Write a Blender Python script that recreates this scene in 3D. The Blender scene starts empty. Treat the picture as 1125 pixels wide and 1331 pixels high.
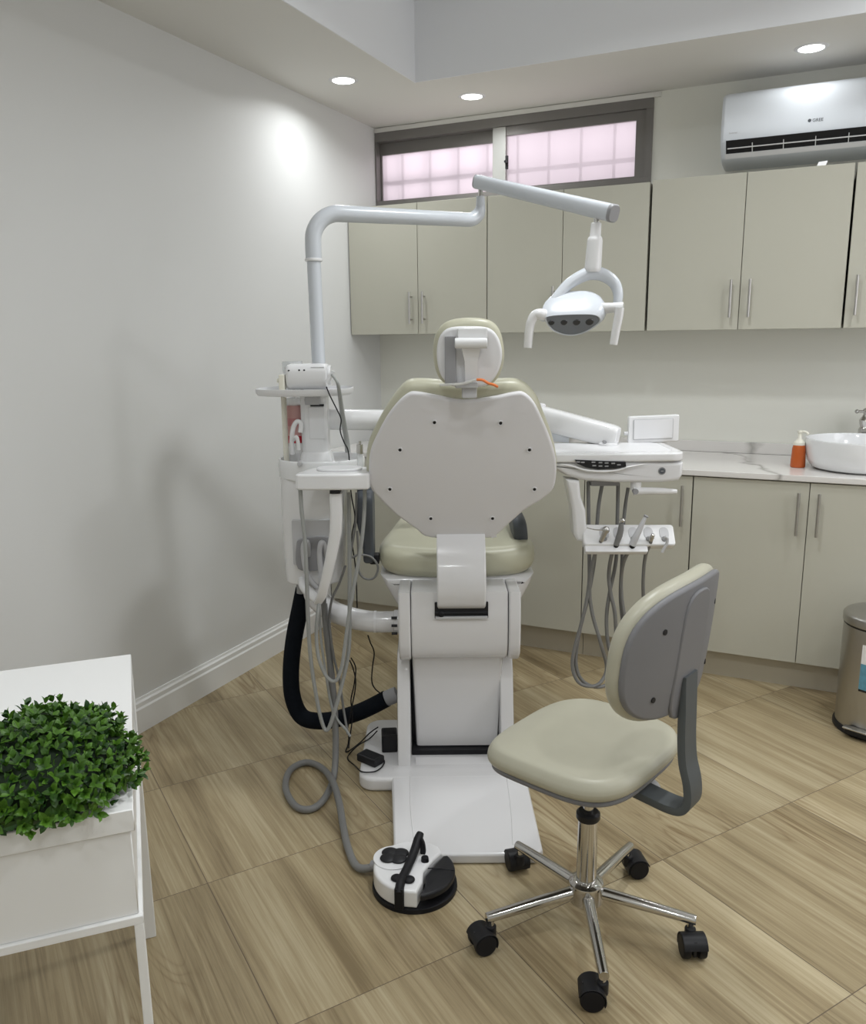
# Dental treatment room: chair with its unit, lamp and tray, a rolling stool, fitted cabinets and a desk corner.
import bpy, bmesh, math, random
from mathutils import Vector, Matrix
random.seed(7)
sc = bpy.context.scene
COL = sc.collection
R = math.radians
TURN = R(25)                                   # the dental chair stands turned 25 degrees in the room
OX, OY = 2.1275, -3.9128                       # point of the floor the chair's own axes are measured from

def to_world(p):
    c, s = math.cos(TURN), math.sin(TURN)
    return Vector((c*p[0]-s*p[1]+OX, s*p[0]+c*p[1]+OY, p[2]))

# ------------------------------------------------------------------ materials
def mat(name, col, rough=.5, metal=0, spec=.5, coat=0, trans=0, emit=None, alpha=1, ior=1.45):
    m = bpy.data.materials.new(name); m.use_nodes = True
    b = m.node_tree.nodes['Principled BSDF']
    b.inputs['Base Color'].default_value = (*col, 1)
    b.inputs['Roughness'].default_value = rough
    b.inputs['Metallic'].default_value = metal
    b.inputs['Specular IOR Level'].default_value = spec
    b.inputs['Coat Weight'].default_value = coat
    b.inputs['Coat Roughness'].default_value = .08
    b.inputs['Transmission Weight'].default_value = trans
    b.inputs['IOR'].default_value = ior
    if emit:
        b.inputs['Emission Color'].default_value = (*emit[0], 1); b.inputs['Emission Strength'].default_value = emit[1]
    return m

def nodes(m): return m.node_tree.nodes, m.node_tree.links, m.node_tree.nodes['Principled BSDF']

def speckle(m, scale, amount, bump=0):
    """a little procedural unevenness of colour and surface"""
    N, L, b = nodes(m)
    tc = N.new('ShaderNodeTexCoord'); n = N.new('ShaderNodeTexNoise'); n.inputs['Scale'].default_value = scale; n.inputs['Detail'].default_value = 4
    L.new(tc.outputs['Object'], n.inputs['Vector'])
    mx = N.new('ShaderNodeMix'); mx.data_type = 'RGBA'
    c = list(b.inputs['Base Color'].default_value)
    mx.inputs[6].default_value = (*[v*(1-amount) for v in c[:3]], 1); mx.inputs[7].default_value = (*[min(1, v*(1+amount)) for v in c[:3]], 1)
    L.new(n.outputs['Fac'], mx.inputs[0]); L.new(mx.outputs[2], b.inputs['Base Color'])
    if bump:
        bp = N.new('ShaderNodeBump'); bp.inputs['Strength'].default_value = bump; bp.inputs['Distance'].default_value = .002
        L.new(n.outputs['Fac'], bp.inputs['Height']); L.new(bp.outputs[0], b.inputs['Normal'])
    return m

WALL = speckle(mat('wall_paint', (.69, .695, .685), .55), 3, .012, .05)
CEIL = speckle(mat('ceiling_paint', (.72, .71, .675), .7), 3, .01)
TRAYC = speckle(mat('tray_ceiling_cool_lit', (.84, .855, .88), .7), 3, .01)  # bluish light falling on the tray is put into this colour
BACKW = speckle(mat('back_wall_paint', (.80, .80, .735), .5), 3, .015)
SKIRT = mat('skirting_gloss', (.80, .80, .785), .35)
CAB = speckle(mat('cabinet_laminate', (.51, .50, .425), .34), 2, .015)
CABIN = mat('cabinet_carcass', (.40, .39, .33), .5)
PLINTH = mat('plinth_laminate', (.50, .46, .37), .45)
STEEL = mat('brushed_handle_steel', (.50, .49, .47), .35, 1)
CHROME = mat('chrome', (.60, .59, .57), .10, 1)
STEELD = speckle(mat('bin_steel', (.46, .45, .43), .33, 1), 1.5, .05)
PLAST = mat('white_gloss_plastic', (.78, .78, .785), .22, coat=.3)
PLASTM = mat('white_satin_plastic', (.75, .75, .76), .38)
LAMPW = mat('lamp_enamel', (.60, .63, .67), .27, coat=.2)
SHELL = mat('backrest_shell_plastic', (.70, .69, .70), .42)
BASEW = mat('base_enamel', (.70, .695, .70), .25, coat=.3)
GREYP = mat('grey_plastic', (.30, .30, .31), .45)
LGREY = mat('light_grey_plastic', (.50, .50, .51), .45)
DGREY = mat('slate_plastic', (.085, .095, .11), .5)
STOOLG = mat('stool_shell_plastic', (.19, .19, .20), .5)
BARG = mat('stool_bar_enamel', (.085, .095, .10), .5)
BLACK = mat('black_rubber', (.009, .009, .011), .5, spec=.3)
BLACKM = mat('black_plastic', (.014, .014, .016), .42, spec=.35)
FOAM = speckle(mat('black_foam_sleeve', (.006, .008, .012), .9, spec=.15), 60, .3, .3)
HOSE = mat('grey_hose', (.33, .34, .33), .45)
HOSED = mat('dark_grey_hose', (.19, .19, .185), .45)
VINYL = speckle(mat('beige_green_vinyl', (.50, .49, .375), .36), 25, .03, .05)
VINYLS = speckle(mat('stool_vinyl', (.45, .435, .345), .36), 25, .03, .05)
WINF = mat('window_aluminium', (.20, .19, .18), .45, .3)
WINL = mat('window_meeting_stile', (.42, .42, .40), .45, .3)
DESKW = mat('desk_white', (.83, .83, .82), .3)
CERAM = mat('white_ceramic', (.82, .83, .84), .12, coat=.5)
ORANGE = mat('orange_soap', (.50, .10, .015), .25, coat=.3)
PUMPW = mat('pump_cream', (.82, .80, .70), .4)
RED = mat('red_print', (.55, .02, .04), .4)
PINKP = mat('pink_print', (.72, .42, .40), .4)
ORTUBE = mat('orange_tubing', (.75, .20, .05), .4)
LENSP = mat('lens_plate_grey', (.20, .22, .255), .4)
LENSM = mat('lamp_lens', (.03, .035, .045), .12, coat=.5)
PAPERM = mat('white_paper', (.88, .88, .88), .7)
TEALP = speckle(mat('sticker_blue', (.12, .33, .45), .5), 60, .4)
ACW = mat('air_conditioner_white', (.72, .76, .81), .32)
GLOW = mat('downlight_diffuser', (.9, .9, .9), .4, emit=((1, .985, .95), 9))

def clear(name, tint, a, rough=.05):
    m = bpy.data.materials.new(name); m.use_nodes = True
    N, L, b = nodes(m)
    b.inputs['Base Color'].default_value = (*tint, 1); b.inputs['Roughness'].default_value = rough
    t = N.new('ShaderNodeBsdfTransparent'); t.inputs[0].default_value = (*tint, 1)
    mx = N.new('ShaderNodeMixShader'); mx.inputs[0].default_value = a
    L.new(t.outputs[0], mx.inputs[1]); L.new(b.outputs[0], mx.inputs[2]); L.new(mx.outputs[0], N['Material Output'].inputs[0])
    return m
CLEAR = clear('clear_plastic', (.90, .91, .91), .36)
MILKY = clear('milky_plastic', (.86, .86, .84), .6)

def wood_tile():
    m = bpy.data.materials.new('wood_look_floor_tile'); m.use_nodes = True
    N, L, b = nodes(m)
    def math_(op, a, bb=None, c=None):
        n = N.new('ShaderNodeMath'); n.operation = op
        for i, v in enumerate((a, bb, c)):
            if v is None: continue
            if isinstance(v, (int, float)): n.inputs[i].default_value = v
            else: L.new(v, n.inputs[i])
        return n.outputs[0]
    tc = N.new('ShaderNodeTexCoord'); mp = N.new('ShaderNodeMapping'); mp.vector_type = 'TEXTURE'
    mp.inputs['Rotation'].default_value = (0, 0, R(-34.5))
    L.new(tc.outputs['Object'], mp.inputs['Vector'])
    sp = N.new('ShaderNodeSeparateXYZ'); L.new(mp.outputs[0], sp.inputs[0])
    u = math_('DIVIDE', math_('SUBTRACT', sp.outputs[0], 1.5033), .5405)
    v = math_('DIVIDE', math_('ADD', sp.outputs[1], 1.5755), .5365)
    fu, fv = math_('FLOOR', u), math_('FLOOR', v)
    cell = N.new('ShaderNodeCombineXYZ'); L.new(fu, cell.inputs[0]); L.new(fv, cell.inputs[1])
    wn = N.new('ShaderNodeTexWhiteNoise'); wn.noise_dimensions = '3D'; L.new(cell.outputs[0], wn.inputs['Vector'])
    ru, rv = math_('FRACT', u), math_('FRACT', v)
    du = math_('MULTIPLY', math_('MINIMUM', ru, math_('SUBTRACT', 1, ru)), .54)
    dv = math_('MULTIPLY', math_('MINIMUM', rv, math_('SUBTRACT', 1, rv)), .54)
    gap = math_('LESS_THAN', math_('MINIMUM', du, dv), .0011)
    # grain coordinates: long along u, shifted tile by tile
    sh = N.new('ShaderNodeVectorMath'); sh.operation = 'SCALE'; sh.inputs['Scale'].default_value = 9
    L.new(wn.outputs['Color'], sh.inputs[0])
    ad = N.new('ShaderNodeVectorMath'); ad.operation = 'ADD'; L.new(mp.outputs[0], ad.inputs[0]); L.new(sh.outputs[0], ad.inputs[1])
    def stretched(sx, sy, scale, detail, dist=0, rough=.55):
        q = N.new('ShaderNodeMapping'); q.inputs['Scale'].default_value = (sx, sy, 1); L.new(ad.outputs[0], q.inputs[0])
        n = N.new('ShaderNodeTexNoise'); n.inputs['Scale'].default_value = scale; n.inputs['Detail'].default_value = detail
        n.inputs['Distortion'].default_value = dist; n.inputs['Roughness'].default_value = rough
        L.new(q.outputs[0], n.inputs['Vector']); return n.outputs['Fac']
    plank = stretched(.5, 9, 1.1, 2)              # broad bands along the grain
    fine = stretched(1.5, 58, 2.0, 6, .5, .65)     # fine streaks
    cat = stretched(1.0, 6, 1.3, 2, .6)           # field whose contour lines give the cathedral figure
    rings = math_('ABSOLUTE', math_('SUBTRACT', math_('FRACT', math_('MULTIPLY', cat, 13)), .5))
    ringw = math_('POWER', math_('SUBTRACT', 1, math_('MULTIPLY', rings, 2)), 3.0)
    where = N.new('ShaderNodeMapRange'); where.inputs[1].default_value = .50; where.inputs[2].default_value = .68
    L.new(stretched(.8, 3, 1.0, 2), where.inputs[0])
    ringm = math_('MULTIPLY', ringw, where.outputs[0])
    f = math_('ADD', math_('MULTIPLY', plank, .55), math_('MULTIPLY', fine, .45))
    ramp = N.new('ShaderNodeValToRGB'); L.new(f, ramp.inputs[0])
    e = ramp.color_ramp.elements
    e[0].position = .36; e[0].color = (.21, .157, .084, 1)
    e[1].position = .64; e[1].color = (.485, .412, .268, 1)
    k = e.new(.5); k.color = (.352, .28, .163, 1)
    dk = N.new('ShaderNodeMix'); dk.data_type = 'RGBA'; dk.blend_type = 'MULTIPLY'
    L.new(math_('MULTIPLY', ringm, .8), dk.inputs[0]); L.new(ramp.outputs[0], dk.inputs[6]); dk.inputs[7].default_value = (.50, .40, .30, 1)
    tone = N.new('ShaderNodeHueSaturation'); L.new(dk.outputs[2], tone.inputs['Color'])
    L.new(math_('ADD', math_('MULTIPLY', wn.outputs['Value'], .16), .92), tone.inputs['Value'])
    gr = N.new('ShaderNodeMix'); gr.data_type = 'RGBA'
    L.new(gap, gr.inputs[0]); L.new(tone.outputs[0], gr.inputs[6]); gr.inputs[7].default_value = (.12, .085, .055, 1)
    L.new(gr.outputs[2], b.inputs['Base Color'])
    b.inputs['Roughness'].default_value = .34
    bp = N.new('ShaderNodeBump'); bp.inputs['Strength'].default_value = .12; bp.inputs['Distance'].default_value = .002
    L.new(math_('SUBTRACT', fine, gap), bp.inputs['Height']); L.new(bp.outputs[0], b.inputs['Normal'])
    return m
FLOOR = wood_tile()

def marble():
    m = mat('white_marble', (.80, .79, .77), .12)
    N, L, b = nodes(m)
    tc = N.new('ShaderNodeTexCoord')
    def noise(sc_, det):
        n = N.new('ShaderNodeTexNoise'); n.inputs['Scale'].default_value = sc_; n.inputs['Detail'].default_value = det; L.new(tc.outputs['Object'], n.inputs['Vector']); return n.outputs['Fac']
    def mth(op, a, c):
        n = N.new('ShaderNodeMath'); n.operation = op
        for i, v in enumerate((a, c)):
            if isinstance(v, (int, float)): n.inputs[i].default_value = v
            else: L.new(v, n.inputs[i])
        return n.outputs[0]
    dt = N.new('ShaderNodeVectorMath'); dt.operation = 'DOT_PRODUCT'; dt.inputs[1].default_value = (1.0, .55, -.62); L.new(tc.outputs['Object'], dt.inputs[0])
    ph = mth('FRACT', mth('ADD', mth('MULTIPLY', dt.outputs['Value'], 2.3), mth('MULTIPLY', noise(2.2, 5), 1.25)), 0)
    ds = mth('ABSOLUTE', mth('SUBTRACT', ph, .5), 0)
    wid = mth('MULTIPLY', noise(5, 2), .14)
    vein = mth('MAXIMUM', mth('SUBTRACT', 1, mth('DIVIDE', ds, wid)), 0)
    am = mth('MULTIPLY', mth('POWER', vein, 1.5), mth('MULTIPLY', noise(3.1, 2), 1.3))
    r = N.new('ShaderNodeValToRGB'); L.new(am, r.inputs[0])
    e = r.color_ramp.elements
    e[0].position = 0; e[0].color = (.72, .70, .675, 1); e[1].position = 1; e[1].color = (.24, .23, .21, 1)
    L.new(r.outputs[0], b.inputs['Base Color'])
    return m
MARBLE = marble()

def frosted():
    """obscure window film: scatters the daylight behind it"""
    m = bpy.data.materials.new('frosted_window_film'); m.use_nodes = True
    N, L, b = nodes(m)
    b.inputs['Base Color'].default_value = (.9, .84, .88, 1); b.inputs['Roughness'].default_value = .3
    tl = N.new('ShaderNodeBsdfTranslucent'); tl.inputs[0].default_value = (.98, .90, .95, 1)
    tr = N.new('ShaderNodeBsdfTransparent'); tr.inputs[0].default_value = (.98, .92, .96, 1)
    m1 = N.new('ShaderNodeMixShader'); m1.inputs[0].default_value = .13; L.new(tl.outputs[0], m1.inputs[1]); L.new(tr.outputs[0], m1.inputs[2])
    m2 = N.new('ShaderNodeMixShader'); m2.inputs[0].default_value = .06; L.new(m1.outputs[0], m2.inputs[1]); L.new(b.outputs[0], m2.inputs[2])
    L.new(m2.outputs[0], N['Material Output'].inputs[0])
    return m
FROST = frosted()

def leafmat(name, c0, c1):
    m = mat(name, c0, .42)
    N, L, b = nodes(m)
    g = N.new('ShaderNodeNewGeometry'); mx = N.new('ShaderNodeMix'); mx.data_type = 'RGBA'
    mx.inputs[6].default_value = (*c0, 1); mx.inputs[7].default_value = (*c1, 1)
    L.new(g.outputs['Random Per Island'], mx.inputs[0]); L.new(mx.outputs[2], b.inputs['Base Color'])
    return m
LEAF = leafmat('boxwood_leaf', (.008, .040, .006), (.10, .23, .02))
STEM = mat('boxwood_core', (.008, .02, .006), .8)

# ------------------------------------------------------------------ mesh building
def catmull(pts, sub=8, closed=False):
    P = [Vector(p) for p in pts]; n = len(P); out = []
    rng = n if closed else n-1
    for i in range(rng):
        if closed: p0, p1, p2, p3 = P[(i-1) % n], P[i], P[(i+1) % n], P[(i+2) % n]
        else: p0, p1, p2, p3 = P[max(i-1, 0)], P[i], P[i+1], P[min(i+2, n-1)]
        for k in range(sub):
            t = k/sub
            out.append(.5*((2*p1)+(p2-p0)*t+(2*p0-5*p1+4*p2-p3)*t*t+(3*p1-p0-3*p2+p3)*t**3))
    if not closed: out.append(P[-1])
    return out

def smooth2(pts, sub=6): return [(v.x, v.y) for v in catmull([(p[0], p[1], 0) for p in pts], sub, True)]

def rrect(x0, x1, y0, y1, r, n=6):
    out = []
    for cx, cy, a0 in ((x1-r, y1-r, 0), (x0+r, y1-r, 90), (x0+r, y0+r, 180), (x1-r, y0+r, 270)):
        for k in range(n+1):
            a = R(a0+90*k/n); out.append((cx+r*math.cos(a), cy+r*math.sin(a)))
    return out

def superell(cx, cy, rx, ry, e=2, n=40):
    out = []
    for k in range(n):
        a = 2*math.pi*k/n; c, s = math.cos(a), math.sin(a)
        out.append((cx+rx*math.copysign(abs(c)**(2/e), c), cy+ry*math.copysign(abs(s)**(2/e), s)))
    return out

def area2(o): return sum(o[i][0]*o[(i+1) % len(o)][1]-o[(i+1) % len(o)][0]*o[i][1] for i in range(len(o)))/2

def inset(o, d):
    n = len(o); out = []
    for i in range(n):
        a, b, c = Vector(o[i-1]), Vector(o[i]), Vector(o[(i+1) % n])
        e1, e2 = (b-a), (c-b)
        if e1.length < 1e-7 or e2.length < 1e-7: out.append(tuple(b)); continue
        e1.normalize(); e2.normalize()
        n1, n2 = Vector((-e1.y, e1.x)), Vector((-e2.y, e2.x))
        m = n1+n2
        if m.length < 1e-6: m = n1
        m.normalize(); k = 1/max(.45, m.dot(n1))
        out.append((b.x+m.x*d*k, b.y+m.y*d*k))
    return out

class M:
    def __init__(s): s.bm = bmesh.new()
    def ring(s, pts): return [s.bm.verts.new(p) for p in pts]
    def loft(s, rings, caps=True, closed_ring=True):
        V = [s.ring(r) for r in rings]; n = len(V[0])
        for a, b in zip(V, V[1:]):
            for i in range(n if closed_ring else n-1):
                j = (i+1) % n
                s.bm.faces.new((a[i], a[j], b[j], b[i]))
        if caps:
            s.bm.faces.new(V[0][::-1]); s.bm.faces.new(V[-1])
        return s
    def box(s, x0, x1, y0, y1, z0, z1, bev=0, seg=2, mtx=None):
        g = bmesh.ops.create_cube(s.bm, size=1)
        vs = g['verts']
        T = Matrix.Translation(((x0+x1)/2, (y0+y1)/2, (z0+z1)/2)) @ Matrix.Diagonal((abs(x1-x0), abs(y1-y0), abs(z1-z0), 1))
        bmesh.ops.transform(s.bm, matrix=T, verts=vs)
        if bev:
            ed = list({e for v in vs for e in v.link_edges})
            r = bmesh.ops.bevel(s.bm, geom=ed, offset=bev, segments=seg, profile=.5, affect='EDGES')
            vs = list({v for v in r['verts']} | {v for f in r['faces'] for v in f.verts})
            vs = list({w for v in vs for f in v.link_faces for w in f.verts} | set(vs))
        if mtx is not None: bmesh.ops.transform(s.bm, matrix=mtx, verts=vs)
        return s
    def tube(s, pts, r, n=10, sub=6, smooth=True):
        P = catmull(pts, sub) if smooth and len(pts) > 2 else [Vector(p) for p in pts]
        m = len(P)
        if isinstance(r, (list, tuple)):
            rr = []
            for i in range(m):
                t = i/(m-1)*(len(r)-1); k = min(int(t), len(r)-2); rr.append(r[k]+(r[k+1]-r[k])*(t-k))
        else: rr = [r]*m
        t0 = (P[1]-P[0]).normalized()
        up = Vector((0, 0, 1)) if abs(t0.z) < .9 else Vector((1, 0, 0))
        nrm = (up-t0*up.dot(t0)).normalized(); rings = []
        for i in range(m):
            t = (P[min(i+1, m-1)]-P[max(i-1, 0)]).normalized()
            nrm = (nrm-t*nrm.dot(t)).normalized(); bi = t.cross(nrm)
            rings.append([P[i]+(nrm*math.cos(2*math.pi*k/n)+bi*math.sin(2*math.pi*k/n))*rr[i] for k in range(n)])
        return s.loft(rings)
    def cyl(s, p0, p1, r0, r1=None, n=24, bev=0):
        r1 = r0 if r1 is None else r1
        p0, p1 = Vector(p0), Vector(p1); d = (p1-p0); Ln = d.length; d.normalize()
        up = Vector((0, 0, 1)) if abs(d.z) < .9 else Vector((1, 0, 0))
        a = (up-d*up.dot(d)).normalized(); b = d.cross(a)
        prof = [(0, r0), (Ln, r1)] if not bev else [(0, r0-bev), (bev*.3, r0-bev*.3), (bev, r0), (Ln-bev, r1), (Ln-bev*.3, r1-bev*.3), (Ln, r1-bev)]
        return s.loft([[p0+d*h+(a*math.cos(2*math.pi*k/n)+b*math.sin(2*math.pi*k/n))*q for k in range(n)] for h, q in prof])
    def lathe(s, prof, c, n=40, sx=1, sy=1):
        """profile [(radius, height)] about the vertical through c"""
        return s.loft([[Vector((c[0]+q*sx*math.cos(2*math.pi*k/n), c[1]+q*sy*math.sin(2*math.pi*k/n), c[2]+h)) for k in range(n)] for q, h in prof])
    def pad(s, o, t, r, fn=lambda u, v, w: (u, v, w), dome0=0, dome1=0, seg=4, rings=4):
        """outline o swept from w=0 to w=t with rounded rims; the two faces may bulge"""
        if area2(o) < 0: o = o[::-1]
        r = min(r, t/2); L = []
        cx = sum(p[0] for p in o)/len(o); cy = sum(p[1] for p in o)/len(o)
        rim = inset(o, r)
        def face(sign, w, dm):
            out = []
            if dm:
                for k in range(rings, 0, -1):
                    f = k/(rings+1)           # 1 = rim, 0 = middle
                    out.append(([(cx+(p[0]-cx)*f, cy+(p[1]-cy)*f) for p in rim], w+sign*dm*(1-f*f)))
            return out
        lo = face(-1, 0, dome0)[::-1]
        for oo, w in lo: L.append((oo, w))
        for k in range(seg+1):
            a = math.pi/2*k/seg
            L.append((inset(o, r*(1-math.sin(a))), r*(1-math.cos(a))))
        for k in range(seg+1):
            a = math.pi/2*(1-k/seg)
            if t-2*r < 1e-6 and k == 0: continue
            L.append((inset(o, r*(1-math.sin(a))), t-r*(1-math.cos(a))))
        for oo, w in face(1, t, dome1): L.append((oo, w))
        return s.loft([[Vector(fn(p[0], p[1], w)) for p in oo] for oo, w in L])
    def ell(s, c, rx, ry, rz, mtx=None):
        g = bmesh.ops.create_uvsphere(s.bm, u_segments=24, v_segments=14, radius=1)
        T = Matrix.Translation(c) @ (mtx or Matrix.Identity(4)) @ Matrix.Diagonal((rx, ry, rz, 1))
        bmesh.ops.transform(s.bm, matrix=T, verts=g['verts']); return s
    def tri(s, vs, fs):
        V = s.ring(vs)
        for f in fs: s.bm.faces.new([V[i] for i in f])
        return s

OFF = {}
def emit(name, m, material, off=(0, 0, 0), angle=38, flat=False):
    bm = m.bm
    bmesh.ops.translate(bm, vec=-Vector(off), verts=bm.verts)
    bmesh.ops.recalc_face_normals(bm, faces=bm.faces)
    me = bpy.data.meshes.new(name); bm.to_mesh(me); bm.free()
    me.materials.append(material)
    if not flat:
        me.polygons.foreach_set('use_smooth', [True]*len(me.polygons)); me.set_sharp_from_angle(angle=R(angle))
    o = bpy.data.objects.new(name, me); COL.objects.link(o)
    if not flat and len(me.polygons) < 20000:
        w = o.modifiers.new('weighted', 'WEIGHTED_NORMAL'); w.keep_sharp = True
    return o

def tag(o, label, cat, group=None, kind=None):
    if label: o['label'] = label
    if cat: o['category'] = cat
    if group: o['group'] = group
    if kind: o['kind'] = kind
    return o

def thing(name, label, cat, origin, frame='W', rot=0, group=None, local=False):
    o = bpy.data.objects.new(name, None); COL.objects.link(o)
    o.empty_display_size = .05
    o.location = origin if frame == 'W' else to_world(origin)
    o.rotation_euler = (0, 0, (TURN if frame == 'Q' else 0)+rot)
    OFF[o.name] = (0, 0, 0) if local else origin
    return tag(o, label, cat, group)

def part(parent, name, m, material, label=None, **kw):
    o = emit(name, m, material, OFF[parent.name], **kw); o.parent = parent
    OFF[o.name] = OFF[parent.name]
    if label: o['label'] = label
    return o

def solo(name, label, cat, m, material, origin, frame='W', group=None, **kw):
    o = emit(name, m, material, origin, **kw)
    o.location = origin if frame == 'W' else to_world(origin)
    if frame == 'Q': o.rotation_euler = (0, 0, TURN)
    OFF[o.name] = origin
    return tag(o, label, cat, group)

def struct(name, m, material, parent=None, **kw):
    o = emit(name, m, material, **kw); OFF[o.name] = (0, 0, 0)
    if parent: o.parent = parent
    else: o['kind'] = 'structure'
    return o

def copy_thing(root, loc, label=None):
    c = root.copy(); COL.objects.link(c); c.location = loc
    if label: c['label'] = label
    for ch in root.children:
        d = ch.copy(); COL.objects.link(d); d.parent = c
        for g in ch.children:
            e = g.copy(); COL.objects.link(e); e.parent = d
    return c

# ------------------------------------------------------------------ the room
XR, YF, ZC, ZT = 3.75, -5.2, 2.416, 2.70       # right wall, wall behind the viewer, soffit height, tray height
TX0, TX1, TY0, TY1 = .51, 3.2, -4.5, -.585     # opening of the ceiling tray
struct('floor', M().box(-.12, XR+.12, YF-.12, .12, -.1, 0), FLOOR)
struct('wall_left', M().box(-.12, 0, YF-.12, .12, 0, ZT+.1), WALL)
wb = M()                                       # back wall with the long window opening
WX0, WX1, WZ0, WZ1 = .002, 1.382, 2.045, 2.392
wb.box(0, XR, 0, .12, 0, WZ0); wb.box(0, XR, 0, .12, WZ1, ZT+.1); wb.box(WX1, XR, 0, .12, WZ0, WZ1)
struct('wall_back', wb, BACKW)
GY0, GY1, GZ0, GZ1 = -2.2, -.8, .9, 2.2       # unseen window invented in the right wall to let fill light in
wr = M()
wr.box(XR, XR+.12, YF-.12, GY0, 0, ZT+.1); wr.box(XR, XR+.12, GY1, .12, 0, ZT+.1); wr.box(XR, XR+.12, GY0, GY1, 0, GZ0); wr.box(XR, XR+.12, GY0, GY1, GZ1, ZT+.1)
struct('wall_right', wr, WALL)
struct('wall_front', M().box(-.12, XR+.12, YF-.12, YF, 0, ZT+.1), WALL)
so = M()
so.box(0, TX0, YF, 0, ZC, ZT+.02); so.box(TX1, XR, YF, 0, ZC, ZT+.02); so.box(TX0, TX1, TY1, 0, ZC, ZT+.02); so.box(TX0, TX1, YF, TY0, ZC, ZT+.02)
struct('ceiling', so, CEIL)
struct('ceiling_tray', M().box(0, XR, YF, 0, ZT+.02, ZT+.1), TRAYC)
fa = M()
fa.box(TX0, TX0+.004, TY0, TY1, ZC-.0, ZT+.02); fa.box(TX0, TX1, TY1-.004, TY1, ZC, ZT+.02); fa.box(TX1-.004, TX1, TY0, TY1, ZC, ZT+.02); fa.box(TX0, TX1, TY0, TY0+.004, ZC, ZT+.02)
struct('trim_1', fa, TRAYC)
bs = M()
prof = [(0, 0), (.018, 0), (.018, .088), (.013, .094), (.013, .110), (.007, .116), (.005, .125), (0, .125)]
bs.loft([[Vector((x, yy, z)) for x, z in prof] for yy in (YF, -.02)])
struct('baseboard_left', bs, SKIRT, flat=True)
st = M(); st.box(.0, WX1+.03, -.012, 0, WZ1, ZC-.002, .002)
struct('trim_2', st, CEIL)

# window: aluminium frame, two sliding leaves with obscure glass, security bars outside
w = bpy.data.objects.new('window_1', None); COL.objects.link(w); w['kind'] = 'structure'; OFF['window_1'] = (0, 0, 0)
fr = M()
fr.box(WX0, WX1, -.012, .10, WZ1-.042, WZ1, .002); fr.box(WX0, WX1, -.012, .10, WZ0, WZ0+.022, .002)
fr.box(WX0, WX0+.006, -.011, .10, WZ0+.022, WZ1-.042); fr.box(WX1-.03, WX1, -.011, .10, WZ0+.022, WZ1-.042)
struct('window_frame', fr, WINF, w)
lf = M()                                       # left leaf, further out
lf.box(WX0+.0065, .66, .035, .06, WZ1-.098, WZ1-.0425); lf.box(WX0+.0065, .66, .035, .06, WZ0+.0225, WZ0+.03); lf.box(WX0+.0065, WX0+.012, .036, .06, WZ0+.03, WZ1-.098)
lf.box(.635, .66, .036, .06, WZ0+.03, WZ1-.098)
struct('window_sash', lf, WINF, w)
rt = M()
rt.box(.701, WX1-.0305, 0, .028, WZ1-.082, WZ1-.0425); rt.box(.701, WX1-.0305, 0, .028, WZ0+.0225, WZ0+.032); rt.box(WX1-.075, WX1-.0305, .001, .028, WZ0+.032, WZ1-.082)
struct('window_sash', rt, WINF, w)
struct('window_meeting_stile', M().box(.634, .70, -.006, .03, WZ0+.0225, WZ1-.0425, .002), WINL, w)
la = M(); la.box(.70, .713, -.012, .0, WZ0+.115, WZ0+.175, .002); la.cyl((.7065, -.012, WZ0+.145), (.7065, -.03, WZ0+.145), .006, n=12)
struct('window_latch', la, BLACKM, w)
struct('window_glass', M().loft([[(WX0+.010, .047, WZ0+.025), (.636, .047, WZ0+.025)], [(WX0+.010, .047, WZ1-.09), (.636, .047, WZ1-.09)]], caps=False, closed_ring=False), FROST, w, flat=True)
struct('window_glass', M().loft([[(.698, .014, WZ0+.028), (WX1-.07, .014, WZ0+.028)], [(.698, .014, WZ1-.075), (WX1-.07, .014, WZ1-.075)]], caps=False, closed_ring=False), FROST, w, flat=True)
gb = M()
for k in range(9): gb.cyl((.11+k*.155, .082, WZ0-.02), (.11+k*.155, .082, WZ1), .007, n=8)
gb.box(0, 1.40, .075, .081, WZ0+.108, WZ0+.128)
struct('window_bars', gb, BLACKM, w)

# frame of the invented side window; the added fill light shines through it
gf = M()
for y in (GY0, (GY0+GY1)/2-.03, GY1-.06): gf.box(XR+.03, XR+.08, y, y+.06, GZ0, GZ1, .003)
for z in (GZ0, GZ1-.06): gf.box(XR+.03, XR+.08, GY0, GY1, z, z+.06, .003)
struct('added_side_window', gf, WINF)

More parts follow.
